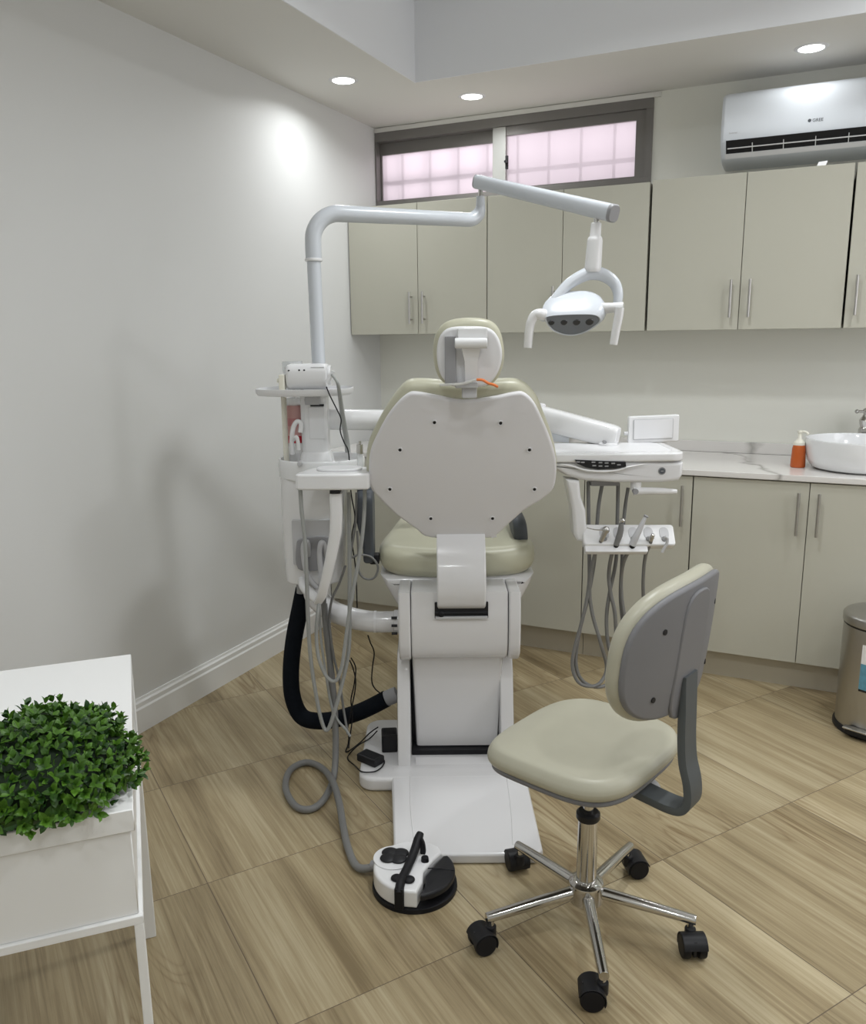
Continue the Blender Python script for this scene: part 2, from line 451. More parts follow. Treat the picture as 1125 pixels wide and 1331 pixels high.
# ------------------------------------------------------------------ downlights in the soffit
def downlight(x, y, label):
    t = thing('downlight', label, 'ceiling light', (x, y, ZC), group='round recessed downlights in the soffit')
    ri = M(); ri.lathe([(.044, -.001), (.046, -.004), (.056, -.003), (.060, 0), (.060, .002), (.044, .002)], (x, y, ZC), 40)
    part(t, 'trim_ring', ri, PLASTM)
    part(t, 'diffuser', M().lathe([(.0005, -.0025), (.045, -.0025), (.045, .001), (.0005, .001)], (x, y, ZC), 36), GLOW)
    return t
downlight(.266, -.751, 'round white downlight in the soffit along the bare left wall')
downlight(.649, -.301, 'round white downlight in the soffit above the long window')
downlight(2.005, -.299, 'round white downlight in the soffit above the air conditioner')
LAMPS_AND_FILL = [(.266, -.751, 2.8, ZC), (.649, -.301, 2.8, ZC), (2.005, -.299, .38, ZC), (3.36, -.30, 4, ZC), (.30, -3.6, 3, ZC), (3.47, -1.6, 5, ZC), (3.47, -3.2, 3, ZC), (1.0, -4.85, 6, ZC), (2.6, -4.85, 7, ZC),  # first three have fixtures; the other soffit lights are unseen, added to brighten
         (1.58, -1.66, 11, ZT+.02), (2.6, -1.15, 7.5, ZT+.02), (1.58, -3.2, 7, ZT+.02), (2.9, -3.2, 8, ZT+.02)]   # four unseen in the tray: first read from a shadow, others added to brighten
for i, (x, y, e, z) in enumerate(LAMPS_AND_FILL):
    l = bpy.data.lights.new('downlight_and_fill_beam', 'AREA'); l.shape = 'DISK'; l.size = .11 if z < ZT else .17; l.energy = e; l.spread = R(156); l.color = (.955, .985, 1)
    o = bpy.data.objects.new('downlight_and_fill_beam', l); COL.objects.link(o); o.location = (x, y, z-.012)

# fill light added outside the invented side window
l = bpy.data.lights.new('added_side_fill', 'AREA'); l.shape = 'RECTANGLE'; l.size = GY1-GY0-.1; l.size_y = GZ1-GZ0-.1; l.energy = 10; l.color = (.92, .96, 1)
o = bpy.data.objects.new('added_side_fill', l); COL.objects.link(o); o.location = (XR+.13, (GY0+GY1)/2, (GZ0+GZ1)/2); o.rotation_euler = (0, R(90), 0)

wd = bpy.data.worlds.new('sky'); sc.world = wd; wd.use_nodes = True
bg = wd.node_tree.nodes['Background']; bg.inputs[0].default_value = (1.0, .925, .975, 1); bg.inputs[1].default_value = 1.35

# ------------------------------------------------------------------ cabinets on the back wall
UZ0, UZ1, UY = 1.400, 1.995, -.303
def bar_handle(x, y, z0, z1):
    h = M(); h.cyl((x, y-.028, z0), (x, y-.028, z1), .0055, n=14, bev=.001)
    for z in (z0+.022, z1-.022): h.cyl((x, y, z), (x, y-.026, z), .004, n=10)
    return h
def wall_cabinet(x0, x1, seams, handles, label, top=UZ1):
    t = thing('wall_cabinet', label, 'wall cabinet', ((x0+x1)/2, -.15, UZ0), group='wall cabinets under the window and air conditioner')
    part(t, 'carcass', M().box(x0+.001, x1-.001, UY+.019, -.001, UZ0+.002, top-.002), CABIN)
    ed = [x0]+seams+[x1]
    for k, (a, b) in enumerate(zip(ed, ed[1:])):
        dr = part(t, 'door', M().box(a+.0012, b-.0012, UY, UY+.018, UZ0, top, .0015), CAB)
        hx = handles[k]
        if hx is not None: part(dr, 'handle', bar_handle(hx, UY, 1.447, 1.595), STEEL)
    return t
wall_cabinet(.004, .722, [.374], [.340, .408], 'beige two-door wall cabinet against the left wall, under the window')
wall_cabinet(.724, 1.438, [1.073], [1.040, 1.110], 'beige two-door wall cabinet under the window, behind the operating lamp')
wall_cabinet(1.446, 2.187, [1.810], [1.777, 1.848], 'beige two-door wall cabinet below the left part of the air conditioner', 2.0)
wall_cabinet(2.193, 2.93, [2.56], [2.228, 2.6], 'beige wall cabinet at the photo edge, handle at its left', 2.0)
solo('paper_scrap', 'small white folded paper scrap lying on top of the wall cabinet by the air conditioner', 'paper',
     M().loft([[(2.055, -.29, 2.0), (2.085, -.29, 2.0), (2.085, -.288, 2.0), (2.055, -.288, 2.0)], [(2.06, -.275, 2.018), (2.092, -.272, 2.021), (2.092, -.270, 2.021), (2.06, -.273, 2.018)]]), PAPERM, (2.07, -.28, 2.0))

LY, LZ0, LZ1 = -.573, .117, .832
def base_cabinet(x0, x1, seams, handles, label):
    t = thing('base_cabinet', label, 'base cabinet', ((x0+x1)/2, -.28, 0), group='base cabinets under the marble worktop')
    part(t, 'carcass', M().box(x0+.001, x1-.001, LY+.019, -.002, LZ0, LZ1+.004), CABIN)
    part(t, 'plinth', M().box(x0, x1, LY+.05, LY+.066, 0, LZ0-.002), PLINTH)
    ed = [x0]+seams+[x1]
    for k, (a, b) in enumerate(zip(ed, ed[1:])):
        dr = part(t, 'door', M().box(a+.0012, b-.0012, LY, LY+.018, LZ0, LZ1, .0015), CAB)
        if handles[k] is not None: part(dr, 'handle', bar_handle(handles[k], LY, .632, .797), STEEL)
    return t
base_cabinet(.004, .85, [.43], [.395, .465], 'beige base cabinet in the corner, hidden behind the dental chair')
base_cabinet(.852, 1.268, [], [.888], 'beige one-door base cabinet seen between the chair back and the handpiece holder')
base_cabinet(1.270, 1.704, [], [1.668], 'beige one-door base cabinet behind the handpiece holder, handle at its right')
base_cabinet(1.706, 2.555, [2.126], [2.090, 2.160], 'beige two-door base cabinet under the soap bottle and round basin')
base_cabinet(2.557, 2.96, [], [2.60], 'beige one-door base cabinet beyond the photo edge, right of the round basin')
solo('worktop', 'white veined marble worktop on the base cabinets', 'worktop', M().box(.003, 2.96, LY-.012, -.002, LZ1+.005, LZ1+.028, .003), MARBLE, (1.5, -.28, LZ1+.005))
solo('backsplash', 'low veined marble upstand along the wall behind the worktop', 'backsplash', M().box(.003, 2.96, -.016, -.002, LZ1+.0285, .910, .002), MARBLE, (1.5, -.01, LZ1+.0285))
TOP = LZ1+.0285

# soap, basin, tap
sx, sy = (2.0741, -0.3632, 0.8605)[:2]
t = thing('soap_dispenser', 'orange soap bottle with a cream pump beside the round basin', 'soap bottle', (sx, sy, TOP))
part(t, 'bottle', M().lathe([(.001, 0), (.026, .0), (.0285, .004), (.027, .04), (.0252, .075), (.022, .088), (.001, .089)], (sx, sy, TOP), 28), ORANGE)
pm = M().lathe([(.001, .0), (.022, .0), (.022, .010), (.014, .018), (.008, .026), (.007, .048), (.011, .05), (.011, .058), (.001, .059)], (sx, sy, TOP+.088), 24)
pm.tube([(sx, sy, TOP+.141), (sx+.02, sy-.012, TOP+.142), (sx+.03, sy-.018, TOP+.134)], .005, 8)
part(t, 'pump', pm, PUMPW)
bx, by = 2.300, -.325
solo('vessel_basin', 'round white ceramic vessel basin on the marble worktop', 'basin',
     M().lathe([(.001, 0), (.160, 0), (.183, .010), (.199, .035), (.206, .075), (.208, .112), (.206, .118), (.200, .118), (.196, .108), (.182, .06), (.15, .03), (.001, .022)], (bx, by, TOP), 64), CERAM, (bx, by, TOP))
fx, fy = 2.312, -.075
t = thing('basin_tap', 'chrome cross-handle tap standing behind the basin rim', 'tap', (fx, fy, TOP))
part(t, 'body', M().lathe([(.001, 0), (.03, 0), (.03, .006), (.018, .014), (.015, .10), (.024, .115), (.024, .13), (.018, .14), (.022, .155), (.024, .168), (.015, .182), (.010, .19), (.010, .205), (.001, .206)], (fx, fy, TOP), 28), CHROME)
ch = M(); ch.cyl((fx-.032, fy, TOP+.203), (fx+.032, fy, TOP+.203), .006, n=12, bev=.002); ch.cyl((fx, fy-.032, TOP+.203), (fx, fy+.032, TOP+.203), .006, n=12, bev=.002)
ch.ell((fx-.034, fy, TOP+.203), .009, .009, .009); ch.ell((fx+.034, fy, TOP+.203), .009, .009, .009); ch.ell((fx, fy-.034, TOP+.203), .009, .009, .009); ch.ell((fx, fy, TOP+.21), .013, .013, .008)
part(t, 'cross_handle', ch, CHROME)
part(t, 'spout', M().tube([(fx, fy, TOP+.12), (fx+.04, fy-.05, TOP+.16), (fx+.06, fy-.09, TOP+.155), (fx+.065, fy-.1, TOP+.13)], .011, 12), CHROME)

# ------------------------------------------------------------------ air conditioner
AX0, AX1 = 1.690, 2.53
t = thing('air_conditioner', 'white split air conditioner on the wall above the cabinets', 'air conditioner', ((AX0+AX1)/2, 0, 2.06))
prof = [(0, 2.335), (-.10, 2.338), (-.165, 2.325), (-.192, 2.30), (-.203, 2.255), (-.207, 2.19), (-.206, 2.145), (-.196, 2.128), (-.168, 2.095), (-.150, 2.078), (-.10, 2.066), (-.03, 2.062), (0, 2.062)]
pr = [(v.x, v.y) for v in catmull([(a, b, 0) for a, b in prof], 4)]
bd = M(); bd.loft([[Vector((x, y*k-.001, 2.2+(z-2.2)*k)) for y, z in pr] for x, k in ((AX0, .955), (AX0+.006, .985), (AX0+.014, 1), (AX1-.014, 1), (AX1-.006, .985), (AX1, .955))])
part(t, 'body', bd, ACW)
vt = M(); vt.loft([[Vector((x, -.200, 2.141)), Vector((x, -.2085, 2.142)), Vector((x, -.1725, 2.0935)), Vector((x, -.165, 2.098))] for x in (AX0+.022, AX1-.022)])
part(t, 'outlet', vt, BLACKM, flat=True)
fl = M()
fl.loft([[Vector((x, -.176, 2.098)), Vector((x, -.180, 2.096)), Vector((x, -.166, 2.080)), Vector((x, -.160, 2.084))] for x in (AX0+.018, AX1-.018)])
fl.loft([[Vector((x, -.190, 2.114)), Vector((x, -.193, 2.112)), Vector((x, -.195, 2.1155)), Vector((x, -.192, 2.117))] for x in (AX0+.028, AX1-.028)])
for k in range(7):
    x = AX0+.12+.115*k
    fl.loft([[Vector((xx, -.198, 2.128)), Vector((xx, -.2015, 2.126)), Vector((xx, -.179, 2.0965)), Vector((xx, -.176, 2.099))] for xx in (x, x+.003)])
part(t, 'louvre', fl, PLASTM)
def lettering(txt, size):
    cu = bpy.data.curves.new('lettering', 'FONT'); cu.body = txt; cu.size = size; cu.extrude = .0004
    ob = bpy.data.objects.new('lettering', cu); COL.objects.link(ob)
    bpy.context.view_layer.update()
    me = bpy.data.meshes.new_from_object(ob.evaluated_get(bpy.context.evaluated_depsgraph_get()))
    bpy.data.objects.remove(ob); bpy.data.curves.remove(cu)
    return me
def put_text(parent, txt, size, mtx, material, name='lettering'):
    me = lettering(txt, size); me.transform(mtx); me.transform(Matrix.Translation(-Vector(OFF[parent.name]))); me.materials.append(material)
    ob = bpy.data.objects.new(name, me); COL.objects.link(ob); ob.parent = parent
    return ob
tm = Matrix.Rotation(R(90), 4, 'X')
put_text(t, 'GREE', .0165, Matrix.Translation((2.025, -.2088, 2.178)) @ tm, DGREY, 'brand_lettering')
mk = M(); mk.cyl((2.015, -.206, 2.184), (2.015, -.2088, 2.184), .0062, n=20)
part(t, 'brand_emblem', mk, DGREY)
put_text(t, 'Inverter', .010, Matrix.Translation((1.722, -.2085, 2.166)) @ tm, LGREY, 'model_lettering')

# ------------------------------------------------------------------ pedal bin
cx, cy = 2.395, -.795
t = thing('waste_bin', 'brushed steel pedal bin by the base cabinets', 'waste bin', (cx, cy, 0))
part(t, 'base_ring', M().lathe([(.001, 0), (.129, 0), (.132, .004), (.132, .016), (.127, .024), (.001, .024)], (cx, cy, 0), 56), BLACKM)
part(t, 'body', M().lathe([(.125, .024), (.125, .385), (.123, .388), (.120, .388), (.120, .03)], (cx, cy, 0), 64), STEELD)
part(t, 'rim_band', M().lathe([(.10, .386), (.1245, .386), (.1245, .394), (.10, .394)], (cx, cy, 0), 64), BLACKM)
part(t, 'lid', M().lathe([(.10, .394), (.128, .394), (.129, .397), (.129, .418), (.126, .424), (.118, .429), (.06, .440), (.001, .444)], (cx, cy, 0), 64), STEELD)
ang = R(-112)
pd = M(); pm_ = Matrix.Translation((cx, cy, 0)) @ Matrix.Rotation(ang, 4, 'Z')
pd.box(.10, .15, -.045, .045, .014, .034, .005, 2, pm_)
pl = part(t, 'pedal', pd, BLACKM)
pe = M(); pe.box(.128, .156, -.05, .05, .034, .041, .003, 2, pm_); part(pl, 'pedal_plate', pe, CHROME)
def sticker(a0, a1, z0, z1, r=.1257):
    s = M(); n = 10; a = [[Vector((cx+(r+e)*math.cos(R(a0+(a1-a0)*k/n)), cy+(r+e)*math.sin(R(a0+(a1-a0)*k/n)), z)) for k in range(n+1)] for e, z in ((0, z0), (0, z1))]
    s.loft(a, caps=False, closed_ring=False); return s
sl = part(t, 'label_sticker', sticker(-121, -66, .18, .34), PAPERM, 'white and blue product sticker')
part(sl, 'blue_panel', sticker(-121, -66, .18, .272, .1261), TEALP)
part(sl, 'black_strip', sticker(-121, -66, .172, .18, .1261), BLACKM)
part(sl, 'picture_panel', sticker(-111, -96, .245, .305, .1264), GREYP)
part(sl, 'print_lines', sticker(-113, -90, .312, .316, .1264), LGREY)
a_ = R(-110)
put_text(sl, 'R', .022, Matrix.Translation((cx+.1268*math.cos(a_), cy+.1268*math.sin(a_), .32)) @ Matrix.Rotation(R(-20), 4, 'Z') @ tm, BLACKM, 'print_lettering')

# ------------------------------------------------------------------ desk in the corner with its boxwood
Dc = Vector((1.262, -3.111, 0)); e1 = Vector((-math.sqrt(.5), -math.sqrt(.5), 0)); e2 = Vector((-math.sqrt(.5), math.sqrt(.5), 0))   # along the front, and to the back
DM = Matrix(((e1.x, e2.x, 0, Dc.x), (e1.y, e2.y, 0, Dc.y), (0, 0, 1, 0), (0, 0, 0, 1)))
t = thing('desk', 'white desk with a drawer box and thin frame legs, under the boxwood', 'desk', (Dc.x, Dc.y, 0))
DL, DW = 1.25, .655
part(t, 'tabletop', M().box(0, DL, 0, DW, .664, .70, .0015, 1, DM), DESKW)
part(t, 'drawer_box', M().box(.006, DL-.006, .006, DW-.03, .522, .6625, .0015, 1, DM), DESKW)
part(t, 'panel_leg', M().box(.0, .035, DW-.018, DW, 0, .664, .0015, 1, DM), DESKW)
part(t, 'front_rail', M().box(0, DL, .0, .012, .508, .522, .001, 1, DM), DESKW)
part(t, 'side_rail', M().box(.0, .012, .012, DW-.018, .508, .522, .001, 1, DM), DESKW)
for x in (.0, DL-.014): part(t, 'leg', M().box(x, x+.014, 0, .014, 0, .508, .001, 1, DM), DESKW)

# boxwood ball: a flattened dome of leaf rosettes
pc = (1.0871, -3.1225, 0.73); pcx, pcy = pc[0], pc[1]
t = thing('artificial_boxwood', 'low round bush of glossy green boxwood leaves on the white desk', 'plant', (pcx, pcy, .70))
RX, RZ = .146, .100
part(t, 'core', M().lathe([(.001, 0), (RX*.80, .002), (RX*.86, .03), (RX*.8, .06), (RX*.5, .09), (.001, .10)], (pcx, pcy, .7), 32), STEM)
lv = M(); bmv = lv.bm
def leaf(p, d, up, L, W):
    d = d.normalized(); sd = d.cross(up)
    if sd.length < 1e-4: sd = Vector((1, 0, 0))
    sd.normalize(); nn = sd.cross(d).normalized()
    st = [(0, 0, 0), (.22, .66, .02), (.5, 1, .05), (.78, .7, .10), (1, 0, .20)]
    mid, lft, rgt = [], [], []
    for f, q, sag in st:
        c = p+d*L*f-nn*L*sag
        mid.append(bmv.verts.new(c))
        if q:
            lft.append(bmv.verts.new(c+sd*W*q+nn*W*.3*q)); rgt.append(bmv.verts.new(c-sd*W*q+nn*W*.3*q))
    for side, fl in ((lft, False), (rgt, True)):
        F = [(mid[0], mid[1], side[0]), (mid[1], mid[2], side[1], side[0]), (mid[2], mid[3], side[2], side[1]), (mid[3], mid[4], side[2])]
        for q in F: bmv.faces.new(q[::-1] if fl else q)
ga = math.pi*(3-math.sqrt(5)); NT = 330
for k in range(NT):
    h = (k+.5)/NT; th = k*ga
    el = math.asin(min(1, h*1.0))
    dr = Vector((math.cos(el)*math.cos(th), math.cos(el)*math.sin(th), math.sin(el)))
    nrm = Vector((dr.x/RX, dr.y/RX, dr.z/RZ)).normalized()
    f = random.uniform(.80, 1.05)
    base = Vector((pcx+dr.x*RX*f, pcy+dr.y*RX*f, .708+dr.z*RZ*f))
    ax = (nrm+Vector((random.uniform(-.5, .5), random.uniform(-.5, .5), random.uniform(-.1, .5)))).normalized()
    s1 = ax.orthogonal().normalized(); s2 = ax.cross(s1)
    for lay in range(3):
        b0 = base+ax*(lay*.011-.012); n = 4 if lay < 2 else 3
        a0 = random.uniform(0, 6.28)
        for j in range(n):
            a = a0+2*math.pi*j/n+random.uniform(-.3, .3)
            out = s1*math.cos(a)+s2*math.sin(a)
            dd = out*(1-.28*lay)+ax*(.35+.35*lay)
            L = random.uniform(.016, .023)*(1-.12*lay)
            if b0.z+dd.normalized().z*L < .703: dd.z = abs(dd.z)*.5
            leaf(b0, dd, ax, L, L*random.uniform(.25, .31))
part(t, 'foliage', lv, LEAF, flat=True)

# ------------------------------------------------------------------ dental chair (axes of the chair: x right, y away, z up)
CX = .085
chair = thing('dental_chair', 'white and beige-green dental chair seen from behind, headrest up', 'dental chair', (CX, 2.7, 0), 'Q')
P = lambda n, m, material, parent=None, label=None, **k: part(parent or chair, n, m, material, label, **k)
# floor tread and base
tr = M()
o0 = [(-.116, 1.972), (-.100, 1.953), (.262, 1.950), (.284, 1.972), (.279, 2.385), (-.143, 2.385)]
tr.pad(o0, .031, .008, lambda u, v, w: (u, v, w*(1+.52*(v-1.95)/.43)), seg=3)
P('tread_plate', tr, BASEW)
rb = M()
for pts in ([(-.06, 1.99), (-.075, 2.15), (-.082, 2.36)], [(.205, 1.99), (.215, 2.15), (.218, 2.36)]):
    rb.tube([(x, y, .0308*(1+.52*(y-1.95)/.43)+.0003) for x, y in pts], .0016, 6)
P('tread_rib', rb, BASEW)
P('base_foot', M().pad(rrect(-.243, .252, 2.315, 2.725, .05), .046, .012), BASEW)
P('base_plate', M().pad(rrect(-.115, .245, 2.45, 3.2, .05), .044, .012), BASEW)
bb = M(); bb.box(-.078, .212, 2.53, 2.95, .045, .42); bb.box(-.078, .212, 2.46, 2.6, .045, .062)
P('base_core', bb, BLACKM)
ins = M(); ins.loft([[Vector((x, y, z)) for x, y, z in ((a, 2.385, .03), (a, 2.385, .044), (a, 2.435, .052), (a, 2.435, .03))] for a in (-.066, .2)])
P('base_step', ins, BASEW)
def fin(x0, x1):
    f = M(); o = [(2.385, .02), (2.405, .16), (2.455, .33), (2.50, .385), (2.62, .40), (2.95, .30), (3.05, .02)]
    return f.pad(o, x1-x0, .006, lambda u, v, w: (x0+w, u, v), seg=2)
P('side_fin', fin(-.122, -.080), BASEW); P('side_fin', fin(.206, .248), BASEW)
cc = M(); rings = []
for z, hw, y, c in ((.066, .134, 2.485, .0695), (.10, .135, 2.482, .0697), (.20, .138, 2.468, .070), (.30, .141, 2.45, .0705), (.40, .143, 2.43, .071), (.44, .144, 2.425, .071)):
    rings.append([Vector(p) for p in ([(c-hw, y+.22, z), (c-hw, y+.012, z), (c-hw+.004, y+.003, z), (c-hw+.013, y, z), (c+hw-.013, y, z), (c+hw-.004, y+.003, z), (c+hw, y+.012, z), (c+hw, y+.22, z)])])
P('column_cover', cc.loft(rings), BASEW)
def housing(x0, x1, g=0):
    o = [(2.376-g, .626), (2.368-g, .56), (2.366-g, .52), (2.368-g, .46), (2.378-g, .425), (2.405, .402-g), (2.45, .395-g), (2.64, .395-g), (2.68, .44), (2.68, .626)]
    return M().pad(o, x1-x0, .007, lambda u, v, w: (x0+w, u, v), seg=3)
P('pivot_housing', housing(-.072, .223), BASEW)
P('housing_flange', housing(-.110, -.0735, .004), BASEW); P('housing_flange', housing(.2245, .261, .004), BASEW)
slot = M(); slot.box(.0, .162, 2.3655, 2.40, .545, .596, .002)  # black plate on the housing paints the dark inside of the slot
sl_ = P('bracket_slot_shade', slot, BLACKM)
ro = M(); ro.cyl((.0, 2.366, .563), (.158, 2.366, .563), .006, n=10); ro.ell((.02, 2.362, .562), .011, .008, .011)
part(sl_, 'slot_roller', ro, BLACK)
lip = M(); lip.box(.002, .160, 2.358, 2.368, .5455, .553, .001); part(sl_, 'slot_lip', lip, LGREY)
# seat
sh = M()
so_ = [(-.172, .640), (-.155, .60), (-.118, .535), (-.09, .50), (.24, .50), (.272, .54), (.306, .605), (.318, .640)]
sh.pad(so_, .50, .03, lambda u, v, w: (u, 2.505+w, v), seg=4)
P('seat_shell', sh, BASEW)
def seatpt(u, v, w): return (u, 2.505+v, .628+w*(1-.0)+.0*v+.012*math.exp(-((v-.62)/.1)**2)+(.014*(abs((u-.076)/.23))**2.4))
se = M(); se.pad(smooth2([(-.140, .0), (-.02, -.018), (.17, -.018), (.290, .0), (.325, .08), (.305, .3), (.27, .55), (.22, .64), (-.07, .64), (-.12, .55), (-.155, .3), (-.177, .08)], 6), .098, .042, seatpt, dome1=.008, seg=6)
P('seat_cushion', se, VINYL)
lg = M(); lg.pad(rrect(-.09, .24, 0, .42, .07), .085, .035, lambda u, v, w: (u, 3.13+v*.95, .62+w-.10*v), seg=5)
P('legrest_cushion', lg, VINYL)
# backrest: leaning plane
DB = Vector((0, -.15, .45)).normalized(); NB = Vector((0, DB.z, -DB.y))
def bp(u, v, w): q = Vector((u, 2.42, .78))+DB*v+NB*w; return (q.x, q.y, q.z)
shell = [(-0.0062, 0.0018), (-0.0545, 0.0352), (-0.1086, 0.0815), (-0.1567, 0.1374), (-0.1842, 0.179), (-0.186, 0.2346), (-0.1788, 0.2938), (-0.1591, 0.3418), (-0.1264, 0.4026), (-0.0952, 0.4437), (-0.067, 0.4683), (-0.0437, 0.4726), (0.0069, 0.463), (0.0831, 0.4474), (0.1656, 0.4567), (0.2244, 0.4685), (0.2519, 0.4671), (0.2808, 0.4395), (0.3071, 0.3884), (0.3348, 0.3242), (0.3516, 0.2681), (0.3573, 0.2158), (0.3515, 0.1676), (0.3241, 0.1343), (0.2715, 0.0956), (0.2252, 0.048), (0.1895, 0.0077), (0.1734, -0.0004)]
def dome_at(o, r, dm, u, v):
    rim = inset(o if area2(o) > 0 else o[::-1], r); oo = o
    cx_ = sum(p[0] for p in oo)/len(oo); cy_ = sum(p[1] for p in oo)/len(oo)
    a = math.atan2(v-cy_, u-cx_)
    best = min(rim, key=lambda p: abs((math.atan2(p[1]-cy_, p[0]-cx_)-a+math.pi) % (2*math.pi)-math.pi))
    f = min(1, math.hypot(u-cx_, v-cy_)/math.hypot(best[0]-cx_, best[1]-cy_))
    return dm*(1-f*f)
def dense(o, n=3): return [(a[0]+(b[0]-a[0])*k/n, a[1]+(b[1]-a[1])*k/n) for a, b in zip(o, o[1:]+o[:1]) for k in range(n)]
bsm = M(); bsm.pad(smooth2(shell, 4), .022, .009, bp, dome0=.010, seg=4)
bsh = P('backrest_shell', bsm, SHELL)
for sx_, sv_ in [(0.0048, 0.3876), (0.1891, 0.3837), (-0.0936, 0.3032), (0.274, 0.299), (-0.127, 0.1752), (0.295, 0.1703), (-0.0087, 0.075), (0.1754, 0.0728)]:
    s_ = M(); cxm = CX
    d_ = dome_at(smooth2(shell, 4), .009, .010, sx_, sv_)
    s_.lathe([(.0008, -.001), (.0042, -.001), (.0048, .0010), (.0070, .0022), (.0080, .0006), (.0080, -.004), (.0008, -.004)], (0, 0, 0), 14)
    T = Matrix.Translation(bp(sx_, sv_, -d_-.001)) @ Vector((0, 0, 1)).rotation_difference(-NB).to_matrix().to_4x4()
    bmesh.ops.transform(s_.bm, matrix=T, verts=s_.bm.verts)
    sc_ = part(bsh, 'screw_collar', s_, SHELL)
    s2 = M(); s2.cyl((0, 0, -.001), (0, 0, .0012), .0045, n=14); bmesh.ops.transform(s2.bm, matrix=T, verts=s2.bm.verts)
    part(bsh, 'screw', s2, BLACKM)
cush = [(-0.0038, 0.0045), (-0.0591, 0.0325), (-0.1134, 0.0762), (-0.1614, 0.1348), (-0.191, 0.1791), (-0.1958, 0.2397), (-0.1873, 0.2987), (-0.1676, 0.3466), (-0.1348, 0.4073), (-0.1011, 0.4574), (-0.0707, 0.4886), (-0.0369, 0.4949), (0.0176, 0.491), (0.0828, 0.4824), (0.1647, 0.4905), (0.2234, 0.492), (0.2576, 0.4805), (0.2912, 0.444), (0.3157, 0.3883), (0.3412, 0.3265), (0.3571, 0.268), (0.3628, 0.2157), (0.3584, 0.1649), (0.329, 0.129), (0.2763, 0.0902), (0.2301, 0.0426), (0.1918, 0.0077), (0.1733, 0.0024)]
cu = M(); cu.pad(smooth2(cush, 4), .062, .026, lambda u, v, w: bp(u, v, .016+w), dome1=.012, seg=6)
P('back_cushion', cu, VINYL)
# bracket that carries the backrest
bk = M(); rings = []
for y, z, th in ((2.455, .815, .03), (2.405, .79, .032), (2.372, .74, .034), (2.352, .69, .036), (2.345, .64, .036), (2.352, .60, .034), (2.372, .575, .03), (2.40, .565, .026)):
    rings.append([Vector(q) for q in ((.008, y, z), (.012, y-.004, z-.001), (.150, y-.004, z-.001), (.154, y, z), (.154, y+th, z+.004), (.008, y+th, z+.004))])
P('backrest_bracket', bk.loft(rings), BASEW)
# headrest
HY = 2.215
def hd(u, v, w): return (u, HY+w-.10*(v-1.30), v)
hs = [(0.0624, 1.247), (0.0317, 1.2656), (0.0166, 1.2981), (0.013, 1.3443), (0.0224, 1.382), (0.0469, 1.4016), (0.0955, 1.405), (0.1482, 1.4005), (0.1746, 1.3765), (0.1861, 1.3365), (0.1812, 1.2984), (0.163, 1.2643), (0.1343, 1.2463)]
hsm = M(); hsm.pad(smooth2(hs, 5), .022, .010, hd, dome0=.006, seg=4)
hp = P('headrest_shell', hsm, PLASTM)
hc = [(0.0624, 1.245), (0.0276, 1.2596), (0.0084, 1.2942), (0.0028, 1.3464), (0.0134, 1.392), (0.043, 1.4194), (0.0976, 1.4277), (0.1542, 1.4202), (0.1827, 1.3903), (0.1942, 1.3364), (0.1895, 1.2923), (0.1692, 1.2581), (0.1343, 1.2442)]
hcm = M(); hcm.pad(smooth2(hc, 5), .055, .024, lambda u, v, w: hd(u, v, .014+w), dome1=.008, seg=6)
P('headrest_cushion', hcm, VINYL)
hb = M()
a, b = (0.0663, 2.19, 1.3873), (0.1445, 2.19, 1.3865)
hb.box(a[0], b[0], 2.178, 2.212, a[2]-.016, a[2]+.013, .005)
a, b = (0.0587, 2.17, 1.3619), (0.1433, 2.17, 1.3611)
hb.cyl(a, b, .0135, n=24, bev=.003)
q0, q1, q2 = (0.1017, 2.175, 1.3536), (0.1024, 2.19, 1.3139), (0.1053, 2.21, 1.2529)
hb.loft([[Vector((p[0]-h, p[1], p[2])), Vector((p[0]+h, p[1], p[2])), Vector((p[0]+h, p[1]+.016, p[2])), Vector((p[0]-h, p[1]+.016, p[2]))] for p, h in ((q0, .026), (q1, .017), (q2, .017))])
part(hp, 'tilt_joint', hb, PLAST)
hg = M(); a, b = (0.0334, 2.2, 1.3798), (0.063, 2.2, 1.2539)
hg.box(a[0], b[0], 2.196, 2.215, b[2], a[2], .003); part(hp, 'joint_recess', hg, GREYP)
hk = M(); a, b = (0.0661, 2.2, 1.2599), (0.1202, 2.2, 1.2452); c = (0.0791, 2.225, 1.2176)
hk.box(a[0]-.006, b[0], 2.185, 2.225, b[2], a[2], .003); hk.box(c[0], b[0]-.002, 2.20, 2.235, c[2], a[2]-.005, .003)
hk.box(c[0]+.005, b[0]-.008, 2.226, 2.240, a[2]-.02, a[2]+.08, .002)
P('headrest_post', hk, LGREY)
